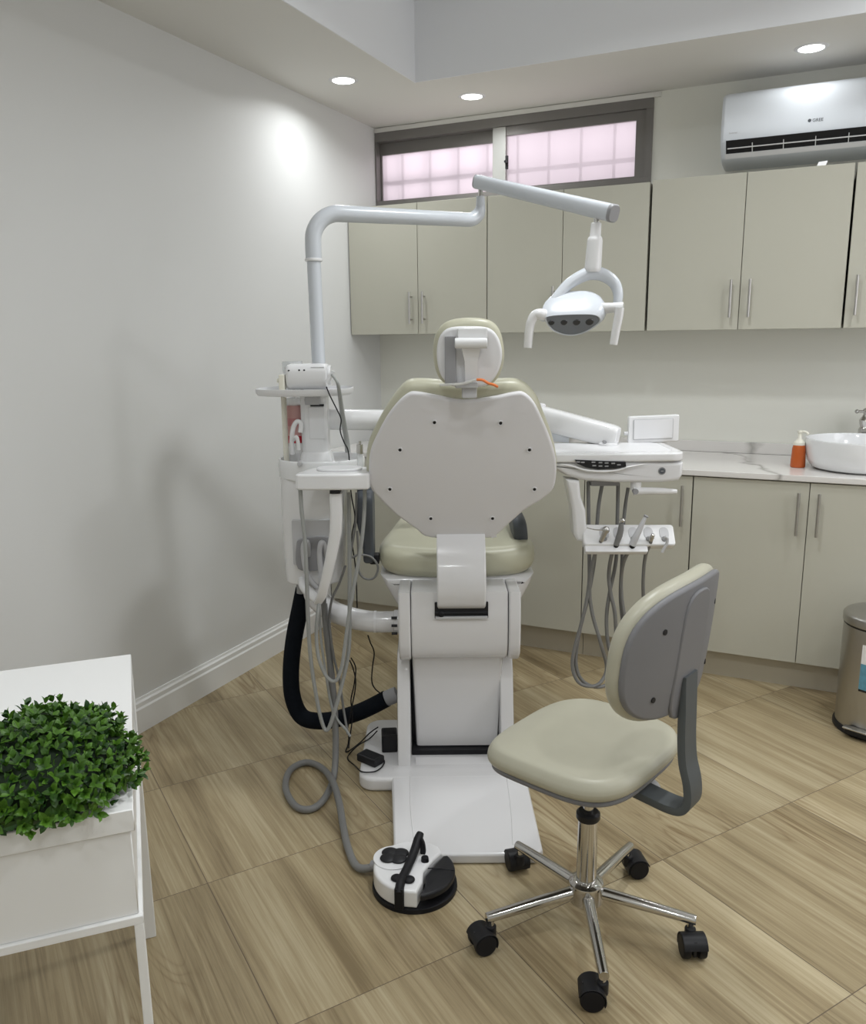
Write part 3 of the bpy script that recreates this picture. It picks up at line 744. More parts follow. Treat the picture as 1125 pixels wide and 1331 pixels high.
# armrests
ar = M()
pl_ = [(2.535, .675), (2.525, .72), (2.52, .775), (2.515, .84), (2.53, .895), (2.60, .905), (2.63, .86), (2.62, .74), (2.60, .675)]
ar.pad(smooth2(pl_, 4), .034, .010, lambda u, v, w: (-.226+w*(1+.5*min(1, max(0, (v-.74)/.06)))-.016*min(1, max(0, (v-.74)/.06)), u, v), seg=4)
am = P('armrest', ar, DGREY, label='slate grey left armrest')
hn = M(); hn.box(-.206, -.176, 2.54, 2.58, .668, .70, .004); part(am, 'armrest_pivot', hn, BLACKM)
ap = M(); ap.pad(rrect(-.244, -.196, 2.56, 2.90, .022), .032, .013, lambda u, v, w: (u, v, .885+w)); part(am, 'armrest_pad', ap, DGREY)
ar2 = M(); A0 = (0.2834, 2.62, 0.7558)
ar2.pad(smooth2([(2.60, A0[2]-.035), (2.575, A0[2]-.01), (2.58, A0[2]+.03), (2.62, A0[2]+.05), (2.75, A0[2]+.05), (2.80, A0[2]+.02), (2.74, A0[2]-.03)], 4), .046, .018, lambda u, v, w: (A0[0]-.024+w+.10*(.74-v), u, v), seg=4)
P('armrest', ar2, DGREY, label='slate grey right armrest, folded low')
# conduit joint at the left of the housing, where the unit's tube enters
cj = M(); jx = (-0.1224, 2.5, 0.4899)
cj.cyl((jx[0]-.008, 2.50, jx[2]), (jx[0]+.03, 2.50, jx[2]), .038, n=28, bev=.003)
cjp = P('tube_flange', cj, BASEW)
cb = M()
for k in range(3): cb.cyl((jx[0]-.014, 2.462, jx[2]+.026-.026*k), (jx[0]+.004, 2.462, jx[2]+.026-.026*k), .0045, n=8)
part(cjp, 'bolt', cb, BLACKM)

# bib tubing lying over the neck of the chair
t = thing('bib_cord', 'orange and clear tubing draped over the headrest post', 'cord', (0.0881, 2.19, 1.2542), 'Q')
part(t, 'clear_end', M().tube([(0.0211, 2.19, 1.2538), (0.0432, 2.178, 1.2552), (0.0735, 2.178, 1.2569), (0.0978, 2.178, 1.2627), (0.1159, 2.178, 1.2675)], .0036, 8), MILKY)
part(t, 'orange_end', M().tube([(0.1159, 2.178, 1.2675), (0.132, 2.178, 1.2663), (0.1462, 2.178, 1.2582), (0.1603, 2.178, 1.254), (0.1714, 2.19, 1.2483)], .0036, 8), ORTUBE)

# ------------------------------------------------------------------ cuspidor unit at the left of the chair
UY_ = 2.62
ux = -.345
unit = thing('cuspidor_unit', 'white cuspidor tower with a spittoon rim, hung at the left of the dental chair', 'cuspidor unit', (ux, UY_, .60), 'Q')
U = lambda n, m, material, parent=None, label=None, **k: part(parent or unit, n, m, material, label, **k)
b0 = M(); rings = []
for z, rx, ry, cx_ in ((.605, .088, .085, -.392), (.612, .093, .09, -.392), (.75, .101, .098, -.388), (.90, .104, .10, -.384), (.955, .104, .10, -.383)):
    rings.append([Vector((x, y, z)) for x, y in superell(cx_, UY_, rx, ry, 3.2, 44)])
U('body', b0.loft(rings), PLAST)
rm = M(); rings = []
for z, k, ins_ in ((.945, .96, 0), (.951, 1.0, 0), (.985, 1.015, 0), (1.003, 1.01, 0), (1.008, .985, 0), (1.006, .955, 0), (.99, .92, 0), (.975, .75, 0), (.965, .3, 0), (.965, .01, 0)):
    rings.append([Vector((x, y, z+.0*k)) for x, y in superell(-.357, UY_, .136*k, .125*k, 2.3, 48)])
U('spittoon_bowl', rm.loft(rings), CERAM)
# flat grey panel with the recess's shade as a darker plate; two hose elbows
rx0, rz0 = (-0.4461, 0.646), (-0.3222, 0.8227)
rc = M(); rc.pad(rrect(rx0[0], rz0[0]+.01, rx0[1]+.03, rz0[1], .006), .03, .002, lambda u, v, w: (u, 2.5155+w, v)); rcp = U('connector_panel', rc, LGREY)
rd = M(); rd.pad(smooth2([(rx0[0]+.014, rx0[1]+.02), (rx0[0]+.012, rx0[1]+.09), (rx0[0]+.03, rx0[1]+.118), (rz0[0]-.0, rx0[1]+.118), (rz0[0]+.004, rx0[1]+.03), (rz0[0]-.05, rx0[1]+.012)], 4), .02, .004, lambda u, v, w: (u, 2.510+w, v)); part(rcp, 'recess_shade_plate', rd, GREYP)
el = M()
el.tube([(-0.3963, 2.515, 0.7075), (-0.3949, 2.5, 0.7464), (-0.4001, 2.49, 0.7588), (-0.4082, 2.49, 0.7391), (-0.405, 2.485, 0.6832), (-0.3915, 2.48, 0.6419), (-0.3685, 2.48, 0.6115)], .0085, 10)
el.tube([(-0.3404, 2.515, 0.7069), (-0.3443, 2.5, 0.7458), (-0.3523, 2.49, 0.7534), (-0.3585, 2.49, 0.7187), (-0.3553, 2.485, 0.6576), (-0.3541, 2.48, 0.6088)], .0085, 10)
part(rcp, 'hose_elbow', el, LGREY)
# neck between bowl and tray
nk = M(); nx0, nx1 = (-0.4147, 1.054)[0], (-0.331, 1.0531)[0]
nz0, nz1 = .985, 1.205
nk.pad(rrect(nx0, nx1, 2.575, 2.66, .018), nz1-nz0, .004, lambda u, v, w: (u, v, nz0+w))
nkp = U('neck', nk, PLAST)
nb = M(); c_ = ((nx0+nx1)/2, 2.618)
nb.loft([[Vector((x, y, z)) for x, y in superell(c_[0], c_[1], a, b, 4, 32)] for z, a, b in ((.958, .056, .060), (.985, .055, .058), (1.02, .048, .050), (1.028, .044, .045))])
part(nkp, 'neck_foot', nb, PLAST)
nf = M(); a, b = (-0.3871, 1.0695), (-0.3374, 1.1699)
nf.pad(rrect(a[0], b[0], a[1], b[1], .003), .006, .002, lambda u, v, w: (u, 2.5725+w, v)); part(nkp, 'front_panel', nf, PLASTM)
ns = M(); a, b = (-0.3805, 1.1716), (-0.3383, 1.1783); ns.box(a[0], b[0], 2.5712, 2.578, a[1], b[1], .0005); part(nkp, 'slit', ns, BLACKM)
ng = M(); a, b = (-0.3841, 1.1768), (-0.3348, 1.212)
ng.loft([[Vector((x, y, z)) for x, y in rrect((nx0+nx1)/2-h, (nx0+nx1)/2+h, 2.5722-.004+.002, 2.64, .008)] for z, h in ((a[1], .025), (a[1]+.015, .027), (b[1]+.004, .021))])
part(nkp, 'neck_collar', ng, LGREY)
# tumbler filler spout and drain spout
U('water_spout', M().tube([(-0.4423, 2.57, 1.0239), (-0.441, 2.56, 1.0688), (-0.4344, 2.56, 1.1073), (-0.4216, 2.56, 1.1263), (-0.41, 2.56, 1.119), (-0.4135, 2.56, 1.0927)], .0075, 10), PLAST)
U('rinse_spout', M().tube([(-0.4362, 2.56, 1.0688), (-0.4228, 2.54, 1.0806), (-0.4187, 2.54, 1.0662), (-0.4174, 2.54, 1.0398)], .006, 10), PLAST)
kb = M(); a = (-0.4087, 2.49, 1.0037); kb.cyl((a[0], a[1]+.03, a[2]), (a[0], a[1]-.006, a[2]), .007, n=18, bev=.002); U('bowl_knob', kb, LGREY)
# supply tube from the body to the chair
su = M(); su.tube([(-0.3959, 2.6, 0.5908), (-0.3895, 2.58, 0.5521), (-0.3417, 2.55, 0.5167), (-0.2694, 2.52, 0.4975), (-0.1963, 2.5, 0.4907), (-0.1249, 2.5, 0.49)], [.036, .036, .034, .034, .034, .034], 24)
U('support_tube', su, BASEW)
cl = M(); a, b = (-0.1938, 2.5, 0.4907), (-0.1864, 2.5, 0.4906); cl.cyl(a, b, .0352, n=28); U('tube_seam', cl, PLASTM)
sk = M(); a = (-0.4363, 2.6, 0.5938); sk.cyl((a[0], a[1], a[2]+.01), (a[0], a[1], a[2]-.035), .018, n=18); U('drain_stub', sk, GREYP)

# side table around the neck with what stands on it
tt = thing('side_tray', 'white rounded tray around the lamp pole above the cuspidor', 'tray', (-.37, 2.60, 1.212), 'Q')
tp = M(); tx0 = (-0.5492, 1.2249)[0]; tx1 = (-0.2477, 1.2218)[0]
out = [(x, y) for x, y in superell((tx0+tx1)/2, 2.60, (tx1-tx0)/2, .115, 2.8, 48)]
tp.loft([[Vector((x, y, z)) for x, y in (out if not d else inset(out, d))] for z, d in ((1.2065, .02), (1.2085, .006), (1.216, .001), (1.228, 0), (1.2285, .004), (1.219, .006), (1.2165, .012), (1.2165, .04))])
part(tt, 'tray_plate', tp, PLASTM)
dv = thing('scaler_device', 'white rounded scaler box with three dark buttons on the side tray', 'medical device', (-0.3819, 2.55, 1.2402), 'Q')
dx0, dx1 = (-0.4425, 1.2731)[0], (-0.3177, 1.2719)[0]; dz0, dz1 = 1.226, (-0.3719, 1.3043)[1]
dvm = M(); rings = []
for x, k in ((dx0, .82), (dx0+.004, .93), (dx0+.012, 1), (dx1-.012, 1), (dx1-.003, .96), (dx1, .88)):
    rings.append([Vector((x, y, z)) for y, z in superell(2.545, (dz0+dz1)/2, .046*k, (dz1-dz0)/2*k, 3.2, 32)])
part(dv, 'housing', dvm.loft(rings), PLASTM)
for px_ in [(-0.4304, 2.5005, 1.2878), (-0.3991, 2.5005, 1.2886), (-0.3841, 2.5005, 1.2885)]:
    part(dv, 'button', M().cyl((px_[0], 2.512, px_[2]-.003), (px_[0], 2.5005, px_[2]-.003), .0030, n=12), BLACKM)
ls = M(); a = (-0.3446, 2.5, 1.2938); ls.box(a[0]-.02, a[0]+.02, 2.503, 2.508, a[2]-.0007, a[2]+.0007); part(dv, 'groove', ls, LGREY)
ft = M()
for px_ in (dx0+.02, dx0+.045, dx1-.012): ft.cyl((px_, 2.53, 1.2165), (px_, 2.53, 1.229), .006, n=10)
part(dv, 'foot', ft, BLACKM)
ec = M(); ec.cyl((dx1-.001, 2.545, (dz0+dz1)/2+.004), (dx1+.010, 2.545, (dz0+dz1)/2+.004), .030, n=28, bev=.004); part(dv, 'end_cap', ec, PLAST)
part(dv, 'handpiece_rest', M().tube([(-0.2953, 2.49, 1.2834), (-0.3052, 2.49, 1.2653), (-0.3162, 2.49, 1.2472)], [.0052, .006, .007], 10), PLASTM)
sb = M(); a = (-0.4524, 2.5, 1.2595); sb.box(a[0]-.008, a[0]+.008, 2.49, 2.53, 1.2165, a[2]+.014, .003); sb.cyl((a[0]-.008, 2.51, a[2]-.004), (a[0]-.016, 2.51, a[2]-.004), .006, n=12); part(dv, 'side_switch', sb, PUMPW)
tb_ = (-0.4446, 2.64, 1.2843)
cupm = M().lathe([(.026, .0), (.033, .085), (.0325, .092), (.030, .092), (.0305, .085), (.0245, .003)], (tb_[0], 2.655, 1.2165), 32)
solo('tumbler', 'clear plastic tumbler behind the scaler box on the side tray', 'cup', cupm, CLEAR, (tb_[0], 2.655, 1.2165), 'Q')
# water bottle under the tray
wx_ = (-0.4433, 2.66, 1.1119)
t = thing('water_bottle', 'clear bottle with a pink and red label beside the cuspidor neck', 'bottle', (wx_[0], 2.66, .97), 'Q')
part(t, 'bottle', M().lathe([(.001, 0), (.026, 0), (.029, .004), (.029, .21), (.024, .228), (.001, .232)], (wx_[0], 2.66, .965), 32), CLEAR)
lb = M().lathe([(.0295, .10), (.0295, .205)], (wx_[0], 2.66, .965), 32); lb2 = M().lathe([(.0297, .14), (.0297, .165)], (wx_[0], 2.66, .965), 32); lb3 = M().lathe([(.0297, .085), (.0297, .108)], (wx_[0], 2.66, .965), 32)
part(t, 'label', lb, PINKP); part(t, 'label_band', lb2, mat('rose_print', (.66, .30, .30), .4)); part(t, 'red_band', lb3, RED)
pp = M(); a = (-0.4709, 2.62, 1.1161); pp.cyl((a[0], 2.62, .99), (a[0], 2.62, 1.212), .0088, n=18); U('tray_post', pp, PUMPW)

# assistant's holder: slab on a curved arm
ah = thing('assistant_holder', 'white D-shaped instrument holder on a curved arm in front of the cuspidor', 'instrument holder', (-0.2969, 2.38, 0.9342), 'Q')
def flat(pts): return [(p[0], p[1]) for p in pts]
hx0, hx1 = (-0.3956, 0.9782)[0], (-0.1833, 0.976)[0]
hz0, hz1 = (-0.2949, 0.9502)[1], (-0.2932, 0.9973)[1]
slab = [(hx0, 2.345), (hx0+.004, 2.332), (hx0+.02, 2.326), ((hx0+hx1)/2+.03, 2.322), (hx1-.02, 2.326), (hx1-.003, 2.332), (hx1, 2.36), (hx1-.004, 2.43), (hx1-.03, 2.47), (hx0+.06, 2.475), (hx0+.02, 2.42)]
hm = M(); hm.pad(smooth2(slab, 4), hz1-hz0, .007, lambda u, v, w: (u, v, hz0+w), seg=4); part(ah, 'holder_slab', hm, PLAST)
hl = M(); hl.pad(superell((hx0+hx1)/2+.012, 2.41, .068, .045, 2.4, 32), .008, .004, lambda u, v, w: (u, v, hz1-.001+w)); part(ah, 'control_pad', hl, PLASTM)
arm = M(); rings = []
for p, hw_, th_ in (((-0.2855, 2.36, 0.9355), .019, .028), ((-0.2852, 2.36, 0.8804), .019, .028), ((-0.2883, 2.36, 0.8225), .0185, .028), ((-0.3072, 2.37, 0.7379), .0175, .026), ((-0.3247, 2.38, 0.6707), .0165, .026), ((-0.3436, 2.4, 0.6089), .016, .026), ((-0.3592, 2.42, 0.5804), .014, .022)):
    rings.append([Vector((p[0]+u_, p[1]+v_, p[2])) for u_, v_ in superell(0, 0, hw_, th_/2, 3, 20)])
part(ah, 'curved_arm', arm.loft(rings), PLAST)
a2 = M(); a2.tube([(-0.3571, 2.425, 0.5887), (-0.384, 2.45, 0.6009), (-0.4127, 2.5, 0.6109), (-0.4249, 2.55, 0.6216)], [.016, .0165, .016, .016], 14); part(ah, 'arm_link', a2, PLAST)
bk_ = M(); a, b = (-0.3002, 2.345, 0.9452), (-0.2703, 2.345, 0.9381); bk_.box(a[0], b[0], 2.338, 2.38, b[2], a[2]+.002, .001); part(ah, 'arm_joint', bk_, BLACKM)

# three way syringe standing behind the holder
t = thing('air_syringe', 'steel-capped clear syringe standing behind the assistant holder', 'syringe', (-0.2197, 2.45, 0.9912), 'Q')
a, b, c_ = (-0.2214, 2.46, 0.9614), (-0.2204, 2.46, 1.0366), (-0.2195, 2.46, 1.0669)
part(t, 'barrel', M().cyl(a, b, .0095, n=18), CLEAR); part(t, 'steel_cap', M().cyl(b, c_, .0105, .0095, n=18, bev=.002), CHROME)
kn = M(); kn.cyl((c_[0], c_[1], c_[2]-.002), (c_[0], c_[1], c_[2]+.008), .004, n=12); part(t, 'button', kn, CHROME)

# suction hoses hanging from the holder
def hose(name, label, pts, r, material, cat='hose', group=None):
    return solo(name, label, cat, M().tube(pts, r, 10, 8), material, pts[0], 'Q', group)
hose('suction_hose', 'grey hose falling from the left end of the assistant holder in the longest loop',
     [(-0.3884, 2.36, 0.948), (-0.3867, 2.36, 0.8814), (-0.3811, 2.36, 0.8001), (-0.3805, 2.36, 0.7058), (-0.3851, 2.38, 0.5547), (-0.3864, 2.4, 0.4228), (-0.3763, 2.41, 0.2906), (-0.3622, 2.42, 0.1865), (-0.3462, 2.42, 0.1572), (-0.3248, 2.42, 0.2071), (-0.2945, 2.42, 0.3112), (-0.2691, 2.42, 0.4264), (-0.2624, 2.42, 0.5645), (-0.2571, 2.42, 0.7361), (-0.2535, 2.42, 0.9264)], .0062, HOSE)
hose('suction_hose', 'grey hose making the shorter loop between the holder arm and the cuspidor',
     [(-0.2032, 2.4, 0.9388), (-0.2077, 2.4, 0.8595), (-0.2195, 2.4, 0.7648), (-0.2386, 2.4, 0.6688), (-0.2607, 2.4, 0.5588), (-0.2784, 2.4, 0.4469), (-0.2901, 2.4, 0.3812), (-0.3109, 2.4, 0.333), (-0.3391, 2.4, 0.3486), (-0.3607, 2.4, 0.4099), (-0.3649, 2.4, 0.4854), (-0.3572, 2.4, 0.5599), (-0.351, 2.44, 0.6137)], .0058, HOSE)
hose('suction_hose', 'thick grey hose dropping from the holder arm towards the pedal hose',
     [(-0.3445, 2.46, 0.6024), (-0.3473, 2.46, 0.5268), (-0.3394, 2.46, 0.4115), (-0.3338, 2.46, 0.2941), (-0.3223, 2.46, 0.2012), (-0.3322, 2.48, 0.1242)], .0075, HOSED)
hose('suction_hose', 'thin dark hose running down beside the cuspidor to the floor cables',
     [(-0.2756, 2.47, 0.686), (-0.2992, 2.47, 0.6239), (-0.3227, 2.47, 0.5738), (-0.3327, 2.47, 0.4976), (-0.3241, 2.47, 0.3944), (-0.3076, 2.47, 0.3026), (-0.2983, 2.47, 0.2096), (-0.2828, 2.44, 0.1304)], .0040, HOSED)
hose('suction_hose', 'thin grey tube looping low in front of the black drain hose',
     [(-0.3589, 2.44, 0.5964), (-0.357, 2.44, 0.4578), (-0.3448, 2.44, 0.329), (-0.3335, 2.44, 0.2373), (-0.3156, 2.44, 0.1841), (-0.2896, 2.44, 0.1492), (-0.2756, 2.44, 0.1249)], .0042, HOSE)
hose('air_tube', 'thin grey tube coiled in a ring beside the seat cushion',
     [(-0.24, 2.52, 0.9078), (-0.2453, 2.52, 0.8095), (-0.263, 2.52, 0.7048), (-0.2386, 2.52, 0.7071), (-0.1998, 2.52, 0.6991), (-0.1786, 2.52, 0.666), (-0.1917, 2.52, 0.6306), (-0.2212, 2.52, 0.6283), (-0.2401, 2.52, 0.654), (-0.2389, 2.52, 0.697), (-0.2412, 2.52, 0.7847)], .0036, HOSED)
hose('device_hose', 'flat grey hose hanging from the scaler box over the tray edge',
     [(-0.2991, 2.48, 1.2725), (-0.2816, 2.46, 1.2506), (-0.278, 2.48, 1.22), (-0.2765, 2.53, 1.1466), (-0.2701, 2.56, 1.0719), (-0.2666, 2.56, 1.0283)], [.0035, .0045, .006, .0075, .0085, .0085], HOSE)
hose('device_lead', 'thin black lead wriggling down from the side tray',
     [(-0.3191, 2.5, 1.2352), (-0.306, 2.48, 1.2088), (-0.2867, 2.48, 1.1673), (-0.276, 2.48, 1.1395), (-0.2795, 2.48, 1.1047), (-0.269, 2.48, 1.0696), (-0.2623, 2.54, 1.0261), (-0.2568, 2.52, 0.908), (-0.2471, 2.52, 0.8294), (-0.262, 2.55, 0.7527), (-0.2537, 2.56, 0.6479), (-0.2545, 2.58, 0.511)], .0020, BLACK)

# ------------------------------------------------------------------ operating lamp
lamp = thing('operating_lamp', 'white dental operating lamp on a long bent pole arm', 'dental lamp', (-.365, 2.65, 1.2165), 'Q')
LP = lambda n, m, material, parent=None, label=None, **k: part(parent or lamp, n, m, material, label, **k)
px0 = -.363
pole = [Vector((px0-.004, 2.65, 1.18)), Vector((px0-.004, 2.65, 1.40)), Vector((px0, 2.65, 1.60))]
LP('pole', M().tube([(px0+.004, 2.65, 1.19), (px0, 2.65, 1.62)], .0215, 24, smooth=False), LAMPW)
ben = M(); EX, EY, EZ = .165, 2.86, 1.757
pts = [Vector((px0, 2.65, 1.615)), Vector((px0, 2.65, 1.66))]
dirx = Vector((EX-px0, EY-2.65, 0)).normalized(); rr = .085
for k in range(1, 9):
    a = math.pi/2*k/8
    pts.append(Vector((px0, 2.65, EZ-rr))+dirx*rr*(1-math.cos(a))+Vector((0, 0, rr*math.sin(a))))
end = Vector((EX, EY, EZ)); r2 = .045
st_ = pts[-1].copy()
for f in (.06, .2, .4, .6, .8, .94): pts.append(st_.lerp(end-dirx*r2, f))
for k in range(0, 7):
    a = math.pi/2*k/6
    pts.append(end-dirx*r2+dirx*r2*math.sin(a)+Vector((0, 0, r2*(1-math.cos(a)))))
pts.append(end+Vector((0, 0, .075)))
rad = [.0252]*11+[.0248, .0244, .0238, .0232, .0228, .0225, .0225, .0225, .0225, .0222, .021, .018, .015, .0135]
ben.tube(pts, rad, 24, 3)
LP('bent_arm', ben, LAMPW)
LP('pole_collar', M().cyl((px0, 2.65, 1.612), (px0, 2.65, 1.622), .0275, n=28, bev=.003), PLAST)
LP('swivel_pin', M().cyl((EX, EY, EZ+.065), (EX, EY, EZ+.115), .0075, n=16), CHROME)
# spring arm: oval box section from the swivel down to the lamp head
S0, S1 = Vector((0.1518, 2.86, 1.8782)), Vector((0.4938, 2.33, 1.6991))
ax = (S1-S0).normalized(); sd = ax.cross(Vector((0, 0, 1))).normalized(); upv = sd.cross(ax)
def sec(p, a, b, n=28, e=3): return [p+sd*u+upv*v for u, v in superell(0, 0, a, b, e, n)]
sa = M(); L_ = (S1-S0).length
sa.loft([sec(S0+ax*.006, .017, .022), sec(S0+ax*(L_-.008), .019, .0235)])
LP('spring_arm', sa, LAMPW)
LP('arm_end_cap', M().loft([sec(S0-ax*.003, .014, .019), sec(S0, .0165, .0215), sec(S0+ax*.0065, .0175, .0225)]), GREYP)
LP('arm_end_cap', M().loft([sec(S1-ax*.0085, .0195, .024), sec(S1-ax*.001, .0195, .024), sec(S1+ax*.003, .017, .021)]), GREYP)
h0 = Vector((0.4571, 2.38, 1.6936)); h1 = Vector((0.4505, 2.38, 1.559))
LP('head_pin', M().cyl(h0+Vector((0, 0, .01)), h0-Vector((0, 0, .02)), .008, n=16), CHROME)
stp = M(); dd = (h1-h0); n_ = dd.normalized()
stp.loft([[h0+dd*f+Vector((q*math.cos(2*math.pi*k/24), q*math.sin(2*math.pi*k/24), 0)) for k in range(24)] for f, q in ((.08, .012), (.10, .0145), (.34, .0155), (.38, .0195), (.44, .0215), (.98, .0235), (1.02, .0225), (1.06, .02))])
LP('head_stem', stp, PLAST)
yk = M()
yk.tube([(0.3032, 2.335, 1.4215), (0.3163, 2.34, 1.4423), (0.3371, 2.355, 1.4696), (0.3799, 2.375, 1.5159), (0.4261, 2.385, 1.5431), (0.4539, 2.385, 1.5491), (0.4843, 2.385, 1.5425), (0.5119, 2.38, 1.5211), (0.5216, 2.37, 1.4892), (0.5165, 2.36, 1.4492)], [.0095, .011, .013, .0155, .018, .019, .018, .016, .014, .012], 16)
LP('yoke', yk, LAMPW)

HC = Vector((0.3852, 2.315, 1.4161)); HU = Vector((0, -.66, .75)); HA = Vector((0, .75, .66)); HX = Vector((1, 0, -.03)).normalized()
px_m = .00215
lens = smooth2([(-33*px_m, .006), (-30*px_m, .018), (-10*px_m, .0245), (22*px_m, .027), (33*px_m, .016), (33*px_m, -.004), (17*px_m, -.036), (-2*px_m, -.046), (-22*px_m, -.030)], 5)
def hpt(u, v, t): return HC+HX*u+HU*v+HA*t
hdm = M()
hdm.loft([[hpt(u*k+sh_, v*k+dv_, t) for u, v in lens] for t, k, sh_, dv_ in ((.004, .5, 0, 0), (.002, .98, 0, 0), (-.002, 1.0, 0, 0), (-.003, 1.04, 0, 0), (0, 1.08, .0005, .0), (.010, 1.17, .003, .001), (.030, 1.22, .007, .002), (.056, 1.15, .012, .004), (.078, 1.0, .016, .006), (.096, .76, .018, .008), (.107, .48, .019, .008), (.112, .15, .019, .008))])
head = LP('lamp_head', hdm, LAMPW)
lp = M(); lp.loft([[hpt(u*k, v*k, t) for u, v in lens] for t, k in ((.003, .985), (-.001, .975), (-.0015, .95))])
pl2 = part(head, 'lens_plate', lp, LENSP)
for u, v, q in ((-26*px_m, .000, .0085), (-10*px_m, .002, .0095), (6*px_m, .003, .0105), (22.5*px_m, .005, .0115)):
    c0 = hpt(u, v-.004, -.0012); lm = M(); lm.cyl(c0, c0-HA*.002, q, q*.85, n=24)
    part(head, 'lens', lm, LENSM)
LP('handle', M().tube([(0.3193, 2.33, 1.4336), (0.2976, 2.31, 1.4364), (0.2829, 2.31, 1.4334), (0.2726, 2.31, 1.4171), (0.2676, 2.31, 1.3925), (0.264, 2.31, 1.3469)], [.015, .0155, .014, .0125, .012, .0115], 18), PLAST)
rh = M(); rh.tube([Vector((0.4663, 2.335, 1.4509)), Vector((0.4949, 2.32, 1.4521)), Vector((0.5243, 2.31, 1.4535))], [.016, .0135, .0135], 18, smooth=False)
rh.tube([(0.5127, 2.305, 1.4514), (0.5105, 2.305, 1.4269), (0.5044, 2.305, 1.39), (0.4994, 2.305, 1.3528)], [.0125, .0125, .0115, .011], 16)
LP('handle', rh, PLAST)

# ------------------------------------------------------------------ delivery unit on the right: arm, instrument table, holder
du = thing('delivery_unit', 'white instrument table with a black keypad on a jointed arm behind the backrest', 'instrument table', (.55, 2.55, .95), 'Q')
DP = lambda n, m, material, parent=None, label=None, **k: part(parent or du, n, m, material, label, **k)
f_ = M(); f_.tube([(-0.3383, 2.66, 1.1232), (-0.143, 2.68, 1.1168), (0.0965, 2.72, 1.1106), (0.3303, 2.76, 1.1044)], .0335, 28)
DP('fixed_arm', f_, PLAST)
jt = M(); a = (0.3303, 2.76, 1.1044); jt.cyl((a[0], a[1], a[2]-.06), (a[0], a[1], a[2]+.055), .048, n=32, bev=.006); DP('arm_joint', jt, PLASTM)
A0_, A1_ = Vector((0.3294, 2.755, 1.1203)), Vector((0.5925, 2.62, 1.0584))
ax2 = (A1_-A0_).normalized(); s2_ = ax2.cross(Vector((0, 0, 1))).normalized(); u2_ = s2_.cross(ax2)
L2 = (A1_-A0_).length
bal = M(); bal.loft([[A0_+ax2*d_+s2_*u+u2_*v for u, v in superell(0, 0, a_, b_, 3.4, 28)] for d_, a_, b_ in ((0, .034, .040), (L2-.03, .032, .037), (L2-.01, .031, .035), (L2-.002, .027, .031), (L2, .02, .024))])
bp_ = DP('balance_arm', bal, PLAST)
sc1 = M(); a = (0.5429, 2.575, 1.0496); sc1.cyl((a[0], 2.60, a[2]), (a[0], a[1]+.004, a[2]), .005, n=12); part(bp_, 'cover_screw', sc1, GREYP)
lo_ = M(); lo_.loft([[Vector(p)+Vector((0, dy, dz)) for dy, dz in ((-.02, -.022), (.02, -.022), (.02, .022), (-.02, .022))] for p in ((0.3529, 2.73, 1.0635), (0.4455, 2.7, 1.0582))]); part(bp_, 'lower_link', lo_, LAMPW)
ped = M(); a = (0.5571, 2.6, 1.0341); ped.cyl((a[0], 2.60, 1.03), (a[0], 2.60, a[2]+.01), .03, n=28, bev=.003); DP('table_pivot', ped, PLASTM)
TXL = (0.2912, 1.0229)[0]; TXR = (0.7519, 1.0181)[0]
top_ = M(); top_.pad(rrect(TXL, TXR, 2.415, 2.69, .045, 8), .026, .006, lambda u, v, w: (u, v-.0*w, 1.010+w), seg=4)
DP('table_top', top_, PLAST)
well = M(); well.pad(rrect(TXL+.03, TXR-.03, 2.45, 2.66, .03, 6), .002, .001, lambda u, v, w: (u, v, 1.0355+w)); DP('tray_mat', well, PLASTM)
bo = [(0.292, 1.0083), (0.3152, 0.9942), (0.3728, 0.9843), (0.4007, 0.9677), (0.454, 0.9532), (0.5464, 0.9464), (0.6893, 0.9449), (0.7351, 0.9503), (0.7458, 0.9665), (0.7472, 1.0059), (0.544, 1.0127)]
bom = M(); bom.pad(bo, .24, .012, lambda u, v, w: (u, 2.425+w, v), seg=4)
body_ = DP('table_body', bom, PLASTM)
kp = [(0.4193, 1.0193), (0.5705, 1.0108), (0.5721, 0.9969), (0.5437, 0.9914), (0.4888, 0.9897), (0.4519, 0.9959), (0.4264, 1.0077)]
km = M(); km.pad(kp, .008, .0008, lambda u, v, w: (u, 2.4105+w+.0*v, v)); kpp = DP('keypad', km, BLACKM)
for i, (bx_, by_) in enumerate([(751,601), (756,601.5), (772,600.5), (780,601.2), (788,601.8), (796,602.3), (772,605), (780,605.5), (788,606), (803,604)]):
    pass
for k_ in [(0.4292, 1.0125), (0.4429, 1.0112), (0.4748, 1.0113), (0.4954, 1.01), (0.5137, 1.0086), (0.5331, 1.0073), (0.4774, 1.0012), (0.4957, 0.9998), (0.514, 0.999), (0.5503, 1.0027)]:
    kk = M(); kk.box(k_[0]-.0055, k_[0]+.0055, 2.4096, 2.412, k_[1]-.002, k_[1]+.002, .0004, 1); part(kpp, 'key', kk, GREYP)
kl = M(); kl.tube([(0.3778, 2.416, 1.0065), (0.4145, 2.416, 0.9992), (0.4514, 2.416, 0.9872), (0.4973, 2.416, 0.9833), (0.543, 2.416, 0.9851), (0.5793, 2.416, 0.9951), (0.6292, 2.416, 1.0039)], [.001, .003, .004, .004, .004, .003, .001], 8); DP('keypad_brow', kl, PLAST)
rs = M(); a = (0.6828, 2.42, 0.9807); rs.cyl((a[0], 2.436, a[2]), (a[0], 2.4235, a[2]), .0115, n=28, bev=.001); rsp = DP('round_switch', rs, GREYP)
r3 = M(); r3.cyl((a[0], 2.426, a[2]), (a[0], 2.4225, a[2]), .0085, n=24); part(rsp, 'switch_face', r3, DGREY); r4 = M(); r4.box(a[0]-.004, a[0]+.004, 2.4218, 2.424, a[2]-.0008, a[2]+.0008); part(rsp, 'switch_mark', r4, LGREY)
